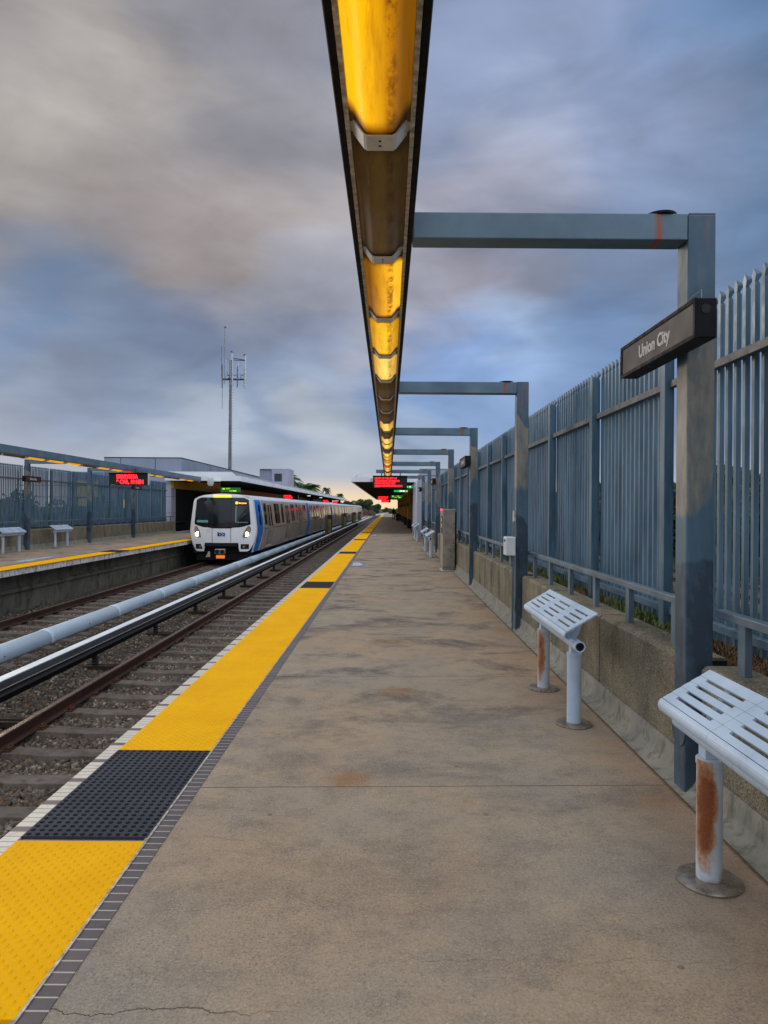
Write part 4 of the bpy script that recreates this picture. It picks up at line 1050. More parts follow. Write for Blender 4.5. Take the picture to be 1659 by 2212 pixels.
t = empty('yellow_girder', (-13.1, CY, 3), 'yellow girder along the back of the far canopy', 'girder')
MB().box(-13.5, -13.2, CY+.4, 148, 2.72, 3.175).build('girder', M['yellowpaint'], t)
MB().box(-13.19, -11.0, CY+3, CY+3.2, 2.80, 3.175).build('cross_girder', M['yellowpaint'], t)
# far station building
t = empty('station_building', (-17, 50, 0), 'large pale blue station building behind the far canopy', 'building')
MB().box(-20.6, -15.0, 50, 92, -1.3, 5.10).build('upper_block', M['panel2'], t, bevel=.02)
j = MB().box(-20.6, -14.985, 49.985, 92, 5.10, 5.16).box(-20.6, -14.99, 49.99, 92, 4.06, 4.09)
j.build('parapet_line', M['joint'], t)
j = MB()
for x in (-19.4, -16.9): j.box(x, x+.03, 49.987, 49.999, 4.1, 5.1)
for y in (58, 66, 74, 82): j.box(-14.999, -14.987, y, y+.04, 4.1, 5.1)
j.build('panel_joint', M['joint'], t)
MB().box(-22.6, -13.62, 48.6, 49.98, -1.3, 4.02).build('lower_block', M['panel'], t, bevel=.02)
wd = MB()
for x in np.arange(-26.0, -18.2, 1.0): wd.box(x, x+.07, 48.44, 48.56, -1.2, 4.0)
for z in (.5, 2.2, 3.0): wd.box(-26.2, -18.2, 48.46, 48.58, z, z+.06)
wd.build('window_frame', M['panel2'], t)
MB().box(-22.5, -18.2, 48.585, 48.598, -1.2, 4.0).build('window', simple('dusk_glass', S(128, 146, 166), S(100, 120, 142), .7, .15), t)
MB().box(-21.9, -20.4, 48.57, 48.583, 2.25, 3.4).box(-19.6, -18.6, 48.57, 48.583, 2.25, 3.2).box(-21.8, -20.9, 48.57, 48.583, 1.6, 2.15).box(-19.3, -18.5, 48.57, 48.583, 1.5, 2.1).build('window', E['winy'], t)['label'] = 'window lit yellow from inside'
t = empty('wall_end', (-13.5, 42.3, 0), 'pale panelled pillar at the end of the far fence', 'wall')
MB().box(-13.74, -13.30, 42.3, 43.2, 0, 3.17).build('panel', M['panel'], t, bevel=.01)
MB().box(-13.743, -13.297, 42.297, 43.2, 2.2, 2.22).box(-13.743, -13.297, 42.297, 43.2, 1.2, 1.22).box(-13.743, -13.297, 42.297, 43.2, 2.98, 3.0).build('panel_joint', M['joint'], t)
t = empty('station_wall', (-13.6, 60, 0), 'dark wall under the far canopy behind the train', 'wall')
MB().box(-13.7, -13.55, 43.3, 149, 0, 3.2).build('panel', M['dark'], t)
MB().box(-13.5, -11.9, 49.5, 49.7, 0, 2.6).build('screen_wall', simple('grey_wall', S(54, 56, 60), S(42, 44, 48), 2, .7), t)
# rooftop unit
t = empty('rooftop_unit', (-12.4, 75, 4), 'pale blue rooftop plant box with a louvred vent', 'rooftop unit')
MB().box(-14.05, -12.7, 75.2, 79, 3.6, 5.72).build('left_box', M['panel2'], t)
MB().box(-12.69, -10.85, 75, 79, 3.6, 5.76).build('right_box', M['panel'], t)
MB().box(-14.08, -10.82, 74.97, 79.02, 5.761, 5.83).build('coping', M['white'], t)
l = MB()
for i in range(10): l.box(-12.4, -11.6, 74.94, 74.995, 4.45+.085*i, 4.50+.085*i)
l.build('louvre', M['joint'], t)
# train-side exit signs
def green_sign(x0, x1, y, z0, z1, lines, lab, style):
    t = empty('exit_sign', ((x0+x1)/2, y, z1), lab, 'exit sign')
    MB().box(x0, x1, y, y+.1, z0, z1).build('panel', E['green'] if style else E['dgreen'], t, bevel=.004)
    MB().box((x0+x1)/2-.02, (x0+x1)/2+.02, y+.03, y+.07, z1, 3.19).build('hanger', M['blk'], t)
    h = (z1-z0)/len(lines)
    for i, (s, fx) in enumerate(lines):
        text(s, h*.85, E['greenT'] if style else E['lime'], 'lettering', t, (x0+(x1-x0)*fx, y-.004, z1-h*(i+1)+h*.22), (1, 0, 0), (0, 0, 1), .004, 'LEFT', .002)
    if style:
        xa = x1-.22; zc = (z0+z1)/2; q = MB()
        if style == 1: q.prism([(xa+.02, zc-.06), (xa+.06, zc-.06), (xa+.06, zc), (xa+.1, zc), (xa+.04, zc+.065), (xa-.02, zc), (xa+.02, zc)], y-.006, y-.002)
        else: q.prism([(xa-.04, zc-.018), (xa+.03, zc-.018), (xa+.03, zc-.06), (xa+.10, zc), (xa+.03, zc+.06), (xa+.03, zc+.018), (xa-.04, zc+.018)], y-.006, y-.002)
        q.build('arrow', E['greenT'], t)
        MB().box(x1-.52, x1-.36, y-.005, y-.001, z0+.02, z1-.02).build('pictogram', E['greenT'], t)
        if style == 2: MB().box(x1-.72, x1-.56, y-.005, y-.001, z0+.02, z1-.02).build('pictogram', E['greenT'], t)
    else:
        MB().box(x0+.55*(x1-x0)+.12, x0+.55*(x1-x0)+.35, y-.005, y-.001, z0+.04, z0+.12).box(x0+.12, x0+.3, y-.005, y-.001, z1-.14, z1-.05).build('pictogram', E['lime'], t)
green_sign(.5, 1.60, 46, 2.95, 3.10, [('Exit', .35)], 'bright green sign with up arrow, closest under the near canopy', 1)
green_sign(.42, 1.66, 56, 2.92, 3.07, [('Exit', .33)], 'bright green Exit sign with right arrow under the near canopy', 2)
green_sign(.25, 1.48, 75, 2.70, 3.00, [('EXIT', .52), ('EXIT', .30)], 'dark green EXIT sign with lime letters under the near canopy', 0)
green_sign(-11.9, -10.52, 49, 2.66, 2.98, [('EXIT', .28), ('EXIT', .45)], 'dark green EXIT sign with lime letters above the train', 0)
for x0, x1, y, lab in ((-1.45, .15, 88, 'red message board deep under the near canopy, left of the EXIT sign'), (-1.3, .35, 124, 'farthest red message board under the near canopy')):
    led_board(x0, x1, y, 2.66, 3.16, ['9 CAR RICHMOND 4 MIN', '9 CAR BERRYESSA NOW', 'NEXT TRAIN 10 MIN'] , lab, hang=3.19)
for x0, x1, y, lab in ((-11.9, -10.2, 78, 'red message board under far canopy, above the middle of the train'), (-11.9, -10.2, 125, 'small red message board under far canopy toward the train rear'), (-11.9, -10.2, 147, 'farthest red message board under the far canopy')):
    led_board(x0, x1, y, 2.56, 3.06, ['BERRYESSA', '9 CAR NOW'], lab, hang=3.19)
for i, (x, y) in enumerate(((-10.6, 92), (-10.6, 108))):
    tag(MB().cyl((x, y, 3.16), (x, y, 3.19), .22, n=14).build('downlight', E['downl']), 'small round ceiling light under the far canopy, %s one' % ('left' if i == 0 else 'right'), 'lamp')

# ------------------------------------------------------------------ sign cabinets between the tracks
cf = None
for i, y in enumerate((64, 86, 110, 133)):
    if cf is None:
        t = empty('track_cabinet', (-5.6, y, -1.15), 'dark upright cabinet with yellow panel between the tracks, nearest of four', 'cabinet', 'cabinets between the tracks')
        MB().box(-5.88, -5.62, y, y+.5, -1.15, .9).build('side_box', simple('cabinet_taupe', S(96, 88, 78), S(74, 68, 60), 3, .6), t, bevel=.01)
        MB().box(-5.615, -5.25, y-.02, y+.5, -1.15, .95).build('frame', M['blk'], t, bevel=.01)
        MB().box(-5.56, -5.42, y-.035, y-.021, -.75, .55).box(-5.39, -5.30, y-.035, y-.021, -.75, .55).build('panel', simple('faded_yellow', S(150, 140, 60), S(96, 92, 50), 3, .6), t)
        cf = t
    else: dup(cf, (-5.6, y, -1.15), 'dark upright cabinet between the tracks, %s of four' % ['second', 'third', 'farthest'][i-1])

# ------------------------------------------------------------------ train
TY = 31.95; TX = FT; CARL = 21.4; CARP = 22.0
PROF = [(0, 2.22), (.5, 2.20), (.95, 2.14), (1.22, 2.07), (1.36, 1.97), (1.42, 1.82), (1.49, 1.30), (1.56, .72), (1.58, .52), (1.57, .34), (1.50, .0), (1.42, -.34), (1.38, -.52)]
def xs_at(z):
    zz = [p[1] for p in PROF][::-1]; xx = [p[0] for p in PROF][::-1]
    return float(np.interp(z, zz, xx))
def train_paint():
    g = G('train_body_paint'); tc = g.n('ShaderNodeTexCoord').outputs['Object']; X, Y, Z = g.xyz(tc)
    yl = g.m_('MODULO', Y, CARP); 
    taupe = g.mix(g.rng(g.noise(1.2, 4, .6, vec=tc), .35, .65), S(178, 168, 156), S(154, 144, 134))
    # lower skirts shinier and darker belt line
    belt = g.rng(g.m_('ABSOLUTE', g.m_('SUBTRACT', Z, 1.52)), .025, .015); taupe = g.mix(belt, taupe, S(52, 48, 46))
    white = S(216, 224, 232); blue = S(6, 118, 214)
    # cab livery boundary bends with height
    bz = g.m_('ADD', 1.95, g.m_('MULTIPLY', g.m_('SUBTRACT', Z, 1.0), .42)); bz = g.m_('SUBTRACT', bz, g.m_('MULTIPLY', g.m_('MAXIMUM', g.m_('SUBTRACT', Z, 1.9), 0.0), .65))
    lead = g.m_('LESS_THAN', Y, 5.0)
    fb = g.m_('MULTIPLY', lead, g.m_('LESS_THAN', yl, bz)); fw_ = g.m_('MULTIPLY', lead, g.m_('LESS_THAN', yl, g.m_('ADD', bz, .16)))
    c = g.mix(fw_, taupe, white); c = g.mix(fb, c, blue)
    ends = g.m_('MAXIMUM', g.m_('MULTIPLY', g.m_('LESS_THAN', yl, .42), g.m_('GREATER_THAN', Y, 5.0)), g.m_('GREATER_THAN', yl, CARL-.42))
    c = g.mix(ends, c, blue)
    roof = g.m_('GREATER_THAN', Z, 2.93); c = g.mix(roof, c, white)
    capw = g.m_('LESS_THAN', Y, .62); c = g.mix(capw, c, white)
    return g.fin(c, g.rng(g.noise(2, 3, vec=tc), .3, .7, .28, .42), .25)
TP = train_paint()
glass = simple('train_glass', S(22, 26, 30), S(14, 16, 20), 1, .08, 0, 0, spec=.8)
mask = simple('windshield_black', S(22, 22, 26), S(14, 14, 17), 1, .12, 0, 0, spec=.7)
tseam = simple('train_seam', S(60, 62, 66), S(46, 48, 52), 5, .6)
twhite = simple('train_white', S(242, 245, 248), S(234, 238, 243), .8, .3)
train = empty('train', (TX, TY, -.99), 'white, blue and silver commuter train standing at the far platform', 'train')
def frontY(x, z):
    """distance behind the nose plane of the lead car front"""
    u = abs(x)/1.5; h = (z-.45)
    return .05+.34*u**2.2+.10*u**8+(.07*max(z-.9, 0)**1.5)+(.05*max(.3-z, 0)**1.2)
CAP = 1.0
def body(y0, y1, lead):
    b = MB(); half = PROF; ring = [(x, z) for x, z in half]+[(-x, z) for x, z in half[::-1][:-1]]
    ring = ring[:]; n = len(ring)
    ys_ = [y0, y1]
    if lead: ys_ = [None, y0+.55, y1]
    for yv in ys_:
        for x, z in ring:
            if yv is None:
                sc_ = .965; b.v.append((TX+x*sc_, y0+frontY(x*sc_, z)+.02, z if z < 2.1 else z-.015))
            else: b.v.append((TX+x, yv, z))
    for j in range(len(ys_)-1): b.f += [(j*n+i, (j+1)*n+i, (j+1)*n+(i+1) % n, j*n+(i+1) % n) for i in range(n)]
    b.f.append(tuple(range(len(b.v)-n, len(b.v)))[::-1])
    if not lead: b.f.append(tuple(range(n)))
    return b
def side_patch(side, ya, yb, z0, z1, off=.006, nz_=6, inset=0):
    b = MB()
    def fn(u, v):
        z = z0+(z1-z0)*v; return (TX+side*(xs_at(z)+off), ya+(yb-ya)*u, z)
    b.grid(fn, 1, nz_, flip=(side < 0)); return b
def windows(car, yo, lead):
    doors = [4.45, 10.7, 16.95]
    wins = [(2.75, 3.45)] if lead else [(.95, 1.75), (2.15, 2.95)]
    wins += [(5.95, 6.75), (6.85, 7.65), (8.35, 9.15), (12.25, 13.05), (13.15, 13.95), (14.9, 15.6), (18.5, 19.3), (19.4, 20.2)]
    for side in (1, -1):
        for a, c in wins:
            side_patch(side, yo+a, yo+c, .72, 1.80).build('window', glass, car)
        for d in doors:
            dd = side_patch(side, yo+d-.72, yo+d+.72, -.30, 1.86, .010, 10).build('door', TDOOR, car)
            e = MB()
            for s in (-.74, .0, .72): e.add(*(lambda q: (q.v, q.f))(side_patch(side, yo+d+s, yo+d+s+.025, -.30, 1.88, .014, 8)))
            e.build('door_seal', M['blk'], dd)
            gmb = MB()
            for s in (-.52, .16): gmb.add(*(lambda q: (q.v, q.f))(side_patch(side, yo+d+s, yo+d+s+.36, .62, 1.72, .016)))
            gmb.build('door_glass', glass, dd)
            x = TX+side*(xs_at(-.38)+.05); x2 = TX+side*(xs_at(-.38)-.02); a_, b_ = sorted((x, x2))
            MB().box(a_, b_, yo+d-.85, yo+d+.85, -.44, -.38).build('door_sill', M['frame'], car)
        e = MB()
        for yy_ in (3.62, 5.3, 9.9, 11.6, 16.1, 17.9): e.add(*(lambda q: (q.v, q.f))(side_patch(side, yo+yy_, yo+yy_+.018, -.5, 1.9, .004, 8)))
        e.build('panel_seam', M['blk'], car)
TDOOR = simple('train_door_silver', S(176, 170, 160), S(154, 148, 140), 1.5, .3, .35)
for ci in range(6):
    yo = TY+CARP*ci
    c = body(yo, yo+CARL, ci == 0).build('car_body', TP, train, smooth=True)
    windows(c, yo, ci == 0)
    if ci < 5: MB().box(TX-1.2, TX+1.2, yo+CARL, yo+CARP, -.4, 2.0).build('gangway', M['dark'], c)
    u = MB().box(TX-1.2, TX+1.2, yo+3.4, yo+6.0, -.97, -.53).box(TX-1.2, TX+1.2, yo+15.5, yo+18.2, -.97, -.53).box(TX-1.25, TX+1.25, yo+8, yo+13.5, -.85, -.53)
    for yy_ in (3.7, 5.7, 15.8, 17.9):
        for sx in (-1, 1): u.cyl((TX+sx*.76, yo+yy_, -.63), (TX+sx*.90, yo+yy_, -.63), .37, n=18)
    u.build('bogie', M['dark'], c)
# front cap : patches laid on the curved nose surface
def nose(z0, z1, xl, xr, name, m_, parent, off, nu=12, nv=14, thick=.02):
    b = MB()
    def pt(u, v, o):
        z = z0+(z1-z0)*v; a = xl(z); c = xr(z); x = a+(c-a)*u
        return (TX+x, TY+frontY(x, z)-o, z)
    b.grid(lambda u, v: pt(u, v, off), nu, nv)
    k = (nu+1)*(nv+1); b.grid(lambda u, v: pt(u, v, off-thick), nu, nv, flip=True)
    bd = [i for i in range(nu+1)]+[(j+1)*(nu+1)-1 for j in range(1, nv+1)]+[nv*(nu+1)+i for i in range(nu-1, -1, -1)]+[j*(nu+1) for j in range(nv-1, 0, -1)]
    for p, q in zip(bd, bd[1:]+bd[:1]): b.f.append((p, p+k, q+k, q))
    return b.build(name, m_, parent, smooth=True)
def hw(z):
    zz = [-.50, -.42, -.15, .0, .34, .60, 1.0, 1.3, 1.8, 1.95, 2.05, 2.12, 2.17, 2.20, 2.212]; xx = [1.10, 1.26, 1.40, 1.45, 1.515, 1.53, 1.50, 1.45, 1.375, 1.33, 1.18, .95, .70, .36, .1]
    return float(np.interp(z, zz, xx))
nose(-.07, 2.212, lambda z: -hw(z), hw, 'nose_cap', twhite, train, 0, 24, 34, .05)
for s in (-1, 1):
    a = (lambda z: -hw(z)) if s < 0 else (lambda z: .73+.10*(-.07-z)/.4)
    c = (lambda z: -.73-.10*(-.07-z)/.4) if s < 0 else hw
    leg = nose(-.47, -.069, a, c, 'nose_skirt', twhite, train, 0, 6, 8, .05)
    q0, q1 = (.80, 1.20)
    f = nose(-.36, -.13, (lambda z: -1.24+.02*0) if s < 0 else (lambda z: .88-.25*(z+.13)*0), (lambda z: -.88+.1*((z+.36)/.23)*-1) if s < 0 else (lambda z: 1.24), 'fog_lamp_recess', M['dark'], leg, .004, 4, 4, .006)
    b = MB().cyl((TX+s*1.02, TY+frontY(1.02, -.25)-.03, -.25), (TX+s*1.02, TY+frontY(1.02, -.25)-.001, -.25), .05, n=14); b.build('fog_lamp', M['stainless'], leg, smooth=True)
# windshield
def wb(x): return .62+.16*abs(x)**2/1.5 
nose(.60, 2.03, lambda z: -(1.22+.11*(1.9-z)/1.3 if z < 1.93 else 1.22-(z-1.93)*2.2)*(1 if z > .78 else (.30+.70*((z-.60)/.18)**.6)), lambda z: (1.22+.11*(1.9-z)/1.3 if z < 1.93 else 1.22-(z-1.93)*2.2)*(1 if z > .78 else (.30+.70*((z-.60)/.18)**.6)), 'windshield', mask, train, .006, 24, 26, .01)
ws = bpy.data.objects['windshield']
nose(.86, 1.66, lambda z: .62, lambda z: 1.20-.06*(z-.86), 'side_pane', glass, ws, .010, 6, 8, .003)
nose(.87, .98, lambda z: -1.18, lambda z: -.62, 'console_glow', E['win'], ws, .0105, 4, 3, .003)
nose(.87, 1.65, lambda z: .64, lambda z: .69, 'pane_edge', E['win'], ws, .0115, 2, 6, .002)
nose(.87, .90, lambda z: .70, lambda z: 1.19, 'pane_edge', E['win'], ws, .0115, 4, 2, .002)
nose(.84, 1.62, lambda z: -.12, lambda z: .22, 'door_pane', simple('door_pane_glass', S(48, 58, 60), S(34, 42, 46), 1, .15), ws, .010, 4, 6, .003)
nose(1.64, 1.86, lambda z: .60, lambda z: 1.14, 'destination_box', M['blk'], ws, .009, 4, 3, .003)
nose(1.73, 1.84, lambda z: .64, lambda z: .73, 'led_text', E['amber'], ws, .014, 2, 2, .003)
text('Berryessa', .115, E['amber'], 'led_text', ws, (TX+.77, TY+frontY(.77, 1.80)-.022, 1.745), (1, .31, 0), (0, 0, 1), .003, 'LEFT', .002, .8)
for x in (-.42, .44):
    nose(-.06, 2.0 if True else 0, lambda z, x=x: x-.008-(0.02 if z > .7 else 0)*0, lambda z, x=x: x+.008, 'door_seam', M['blk'], train, .012, 2, 20, .004)
# marker light, headlights, logo
nose(2.045, 2.14, lambda z: -.38, lambda z: .42, 'marker_light', E['orange'], train, .016, 8, 3, .02)
for s in (-1, 1):
    def xin(z, s=s): t = min(1, max(0, (z-.18)/.52)); return .97+.22*t**1.9
    def xout(z, s=s): t = min(1, max(0, (z-.18)/.52)); return 1.15+.17*min(1, t/.6)**.6-.05*max(t-.8, 0)/.2
    z0h, z1h = .18, .70
    a, c = (xin, xout) if s > 0 else ((lambda z: -xout(z)), (lambda z: -xin(z)))
    h = nose(z0h, z1h, a, c, 'headlight', simple('headlight_bezel', S(160, 148, 136), S(110, 100, 92), 6, .25), train, .010, 6, 12, .012)
    b = MB(); cx_, cz_ = s*1.14, .335
    b.lathe([(0.001, 0), (.085, .012), (.10, .0)], (0, 0, 0), 20)
    P = [(TX+cx_+v[0], TY+frontY(cx_, cz_)-.018-v[2], cz_+v[1]) for v in b.v]; q = MB(); q.v = P; q.f = b.f; q.build('lamp', E['head'], h)
    b = MB().cyl((TX+s*1.22, TY+frontY(1.22, .54)-.03, .54), (TX+s*1.22, TY+frontY(1.22, .54)-.002, .54), .075, n=16); b.build('lamp_lens', M['stainless'], h, smooth=True)
yl_ = TY+frontY(.1, .35)-.012
lg = MB().box(TX-.165, TX-.115, yl_-.004, yl_, .245, .43)
ng = 24
def ring(b, cx, cz, r0, r1, a0=0, a1=360):
    for i in range(ng):
        t0 = R(a0+(a1-a0)*i/ng); t1 = R(a0+(a1-a0)*(i+1)/ng)
        b.prism([(cx+r0*math.cos(t0), cz+r0*math.sin(t0)), (cx+r1*math.cos(t0), cz+r1*math.sin(t0)), (cx+r1*math.cos(t1), cz+r1*math.sin(t1)), (cx+r0*math.cos(t1), cz+r0*math.sin(t1))], yl_-.004, yl_)
    return b
ring(lg, TX-.06, .315, .032, .075); lg.build('logo_letter', M['blk'], train)
lb = MB(); ring(lb, TX+.085, .315, .032, .075); lb.box(TX+.13, TX+.185, yl_-.003, yl_+.0005, .24, .39).box(TX+.03, TX+.13, yl_-.003, yl_+.0005, .375, .39).box(TX+.03, TX+.13, yl_-.003, yl_+.0005, .24, .255)
lb.build('logo_letter', simple('logo_blue', S(0, 110, 220), S(0, 104, 214), 2, .4), train)
text('B A R T', .045, M['joint'], 'small_lettering', train, (TX-.06, yl_-.003, .405), (1, 0, 0), (0, 0, 1), .002)
nose(.42, .56, lambda z: -.68, lambda z: -.54, 'hatch', tseam, train, .0065, 2, 2, .003); nose(.428, .552, lambda z: -.672, lambda z: -.548, 'hatch_lid', twhite, train, .009, 2, 2, .003)
# dark buffer beam, coupler, orange lamp, pilot
MB().prism([(TX-.76, -.068), (TX+.76, -.068), (TX+.80, -.24), (TX-.80, -.24)], TY+.10, TY+.5).build('buffer_beam', M['blackpaint'], train)
b = MB()
for z in (-.11, -.15, -.20): b.box(TX-.72, TX+.72, TY+.08, TY+.099, z-.012, z+.008)
b.build('buffer_rib', M['joint'], train)
MB().box(TX-1.25, TX+1.25, TY+.55, TY+1.2, -.9, -.25).build('undercarriage', M['dark'], train)
cp = MB().box(TX-.26, TX+.22, TY-.12, TY+.1, -.58, -.34).build('coupler', M['stainless'], train, bevel=.03)
b = MB().cyl((TX-.14, TY-.135, -.46), (TX-.14, TY-.121, -.46), .095, n=18).cyl((TX+.10, TY-.135, -.46), (TX+.10, TY-.121, -.46), .095, n=18); b.build('coupler_socket', M['dark'], cp)
MB().box(TX-.20, TX+.18, TY-.06, TY+.05, -.78, -.64).build('tail_lamp', emit('amber_lamp', (.9, .22, .02), .7), train, bevel=.01)
MB().prism([(TX-.70, -.72), (TX-.5, -.72), (TX-.5, -.52), (TX-.56, -.45)], TY+.02, TY+.08).build('pilot_plate', M['frame'], train)
# white side strips with grab seams
for s in (1, -1):
    e = MB()
    for z0_, z1_ in ((.78, 1.72), (-.25, .68)):
        e.add(*(lambda q: (q.v, q.f))(side_patch(s, TY+.62, TY+.64, z0_, z1_, .005, 5))); e.add(*(lambda q: (q.v, q.f))(side_patch(s, TY+.74, TY+.76, z0_, z1_, .005, 5)))
    e.build('grab_seam', M['blk'], train)
    w_ = side_patch(s, TY+1.35, TY+1.75, .72, 1.72, .008).build('cab_window', glass, train)
text('B19', .12, simple('pink_number', S(210, 170, 190), S(200, 150, 180), 4, .5), 'car_number', train, (TX+xs_at(.2)+.012, TY+1.3, .08), (0, .35, 1), (0, -1, .2), .002)

# ------------------------------------------------------------------ telecom mast
mz = lambda y: 1.58+((1986-(1250+y*.2938))-4.3)*.0333
MXc, MYc = -20.7, 90.0
mxp = lambda x: MXc+(x-335)*.00979
t = empty('telecom_mast', (MXc, MYc, -1.5), 'tall grey telecom monopole with white panel antennas', 'mast')
MB().cyl((MXc, MYc, -1.5), (MXc, MYc, mz(530)), .26, .16, n=12).build('pole', M['mast'], t, smooth=True)
b = MB()
for i in range(34): z = 5+i*.36; b.cyl((MXc+.15, MYc, z), (MXc+.42, MYc, z), .018, n=5)
b.build('climbing_peg', M['mast'], t)
b = MB(); zz = mz(790)
b.box(MXc-1.1, MXc+1.8, MYc-.08, MYc+.08, zz-.1, zz+.12).box(MXc-.1, MXc+.1, MYc-.9, MYc+.9, zz-.05, zz+.08)
zz = mz(735); b.cyl((MXc-.5, MYc, zz), (MXc+1.9, MYc-.3, zz), .04, n=6); b.cyl((MXc+.3, MYc, mz(505)), (MXc+2.05, MYc, mz(535)), .05, n=6); b.cyl((MXc+.3, MYc, mz(530)), (MXc+2.05, MYc, mz(538)), .05, n=6)
b.cyl((MXc+1.05, MYc, mz(795)), (MXc+1.6, MYc, mz(725)), .035, n=6); b.cyl((MXc-.1, MYc, mz(770)), (MXc-.45, MYc, mz(690)), .035, n=6)
b.build('crossarm', simple('mast_dark', S(74, 80, 88), S(58, 64, 72), 3, .6), t)
for (x, ya, yb, r, mt) in ((368, 445, 885, .10, 'antenna'), (544, 480, 915, .10, 'antenna'), (279, 538, 760, .12, 'antb'), (456, 568, 790, .12, 'antb'), (437, 622, 890, .05, 'mast'), (429, 640, 910, .035, 'mast'), (523, 635, 915, .04, 'mast'), (232, 600, 905, .09, 'mast'), (262, 110, 850, .035, 'mast'), (222, 355, 760, .045, 'mast'), (235, 880, 1185, .035, 'mast'), (344, 520, 870, .03, 'antenna'), (306, 510, 540, .03, 'mast')):
    MB().cyl((mxp(x), MYc-.3, mz(yb)), (mxp(x), MYc-.3, mz(ya)), r, n=8).build('antenna', M[mt], t, smooth=True)
def bird(x, y, z, s, lab):
    b = MB(); b.tube([(x-.14*s, y, z+.10), (x-.06*s, y, z+.13), (x+.02*s, y, z+.10), (x+.10*s, y, z+.05), (x+.24*s, y, z-.02)], [.03, .055, .075, .06, .015], 8)
    b.cyl((x-.14*s, y, z+.105), (x-.22*s, y, z+.09), .015, .003, n=5); b.cyl((x+.02, y, z+.05), (x+.02, y, z-.03), .008, n=4)
    tag(b.build('bird', M['blk'], smooth=True), lab, 'bird', 'birds perched on the mast')
bird(mxp(264), MYc-.3, mz(112), 1, 'small dark bird on the tallest antenna rod'); bird(mxp(355), MYc-.3, mz(440), 1, 'small dark bird on the middle white antenna'); bird(mxp(526), MYc-.3, mz(478), -1, 'small dark bird on the right white antenna')

# ------------------------------------------------------------------ vegetation
def bush(name, x, y, z0, rx, ry, h, n, mt, label, cat, seed, leaf=.16, trunk=True, grp=None):
    rs = random.Random(seed); t = empty(name, (x, y, z0), label, cat, grp); b = MB()
    cl = [(rs.uniform(-.7, .7)*rx, rs.uniform(-.7, .7)*ry, h*rs.uniform(.35, .85), rs.uniform(.28, .5)) for _ in range(11)]
    for _ in range(n):
        c = rs.choice(cl); a = rs.uniform(0, 6.283); e = rs.uniform(-1, 1); r = rs.uniform(.55, 1)**.6*c[3]
        p = Vector((x+c[0]+math.cos(a)*math.sqrt(1-e*e)*r*rx, y+c[1]+math.sin(a)*math.sqrt(1-e*e)*r*ry, z0+max(.05, c[2]+e*r*h*.6)))
        u = Vector((rs.gauss(0, 1), rs.gauss(0, 1), rs.gauss(0, 1))).normalized(); v = u.orthogonal().normalized(); s = leaf*rs.uniform(.5, 1.3)
        b.add([p-u*s, p+v*s*.45, p+u*s, p-v*s*.45], [(0, 1, 2, 3)])
    b.build('crown', mt, t)
    if trunk:
        k = MB()
        for i in range(5):
            a = rs.uniform(0, 6.28); k.tube([(x, y, z0-.1), (x+math.cos(a)*rx*.2, y+math.sin(a)*ry*.2, z0+h*.35), (x+math.cos(a)*rx*.45, y+math.sin(a)*ry*.45, z0+h*.75)], [.05*h*.4, .035*h*.4, .012*h*.3], 6)
        k.build('trunk', M['bark'], t)
    return t
for i, (x, y, rx, h, sd_, nn_) in enumerate(((-17.4, 29, 1.7, 3.0, 1, 2600), (-19.6, 33.5, 2.2, 3.7, 2, 2600), (-16.3, 35, 1.4, 2.4, 3, 1800), (-17.8, 40, 2.0, 3.0, 4, 2200), (-22.6, 40, 2.2, 3.3, 5, 2400), (-16.5, 24.5, 1.4, 2.8, 6, 2200))):
    bush('bush', x, y, -1.3, rx, rx, h, nn_, M['leaf2'], 'dark green bush behind the far fence, %s' % ['left of the first name sign', 'tall one behind the first name sign', 'low one near the far bench', 'right of the lit windows', 'in front of the lit windows', 'at the left picture edge'][i], 'bush', sd_, .17, grp='bushes behind the far fence')
tn = ['first', 'second', 'third', 'fourth', 'fifth', 'sixth', 'seventh', 'eighth', 'ninth', 'tenth']
for i, (x, y, rx, h) in enumerate(((15.6, 12, 2.3, 4.2), (15.2, 16.5, 2.5, 4.4), (15.8, 21, 2.6, 4.0), (15.0, 25.5, 2.4, 4.6), (15.6, 30, 2.8, 4.3), (16, 35, 2.8, 4.6), (15.6, 40, 2.8, 4.1), (16.4, 46, 3.2, 4.8), (16, 53, 3.4, 4.2), (17, 61, 3.8, 4.8))):
    bush('tree', x, y, -1.1, rx, rx*1.25, h, 6500, M['leaf'], 'dark green tree beyond the side track, %s from the right' % tn[i], 'tree', 40+i, .24, grp='trees beyond the right fence')
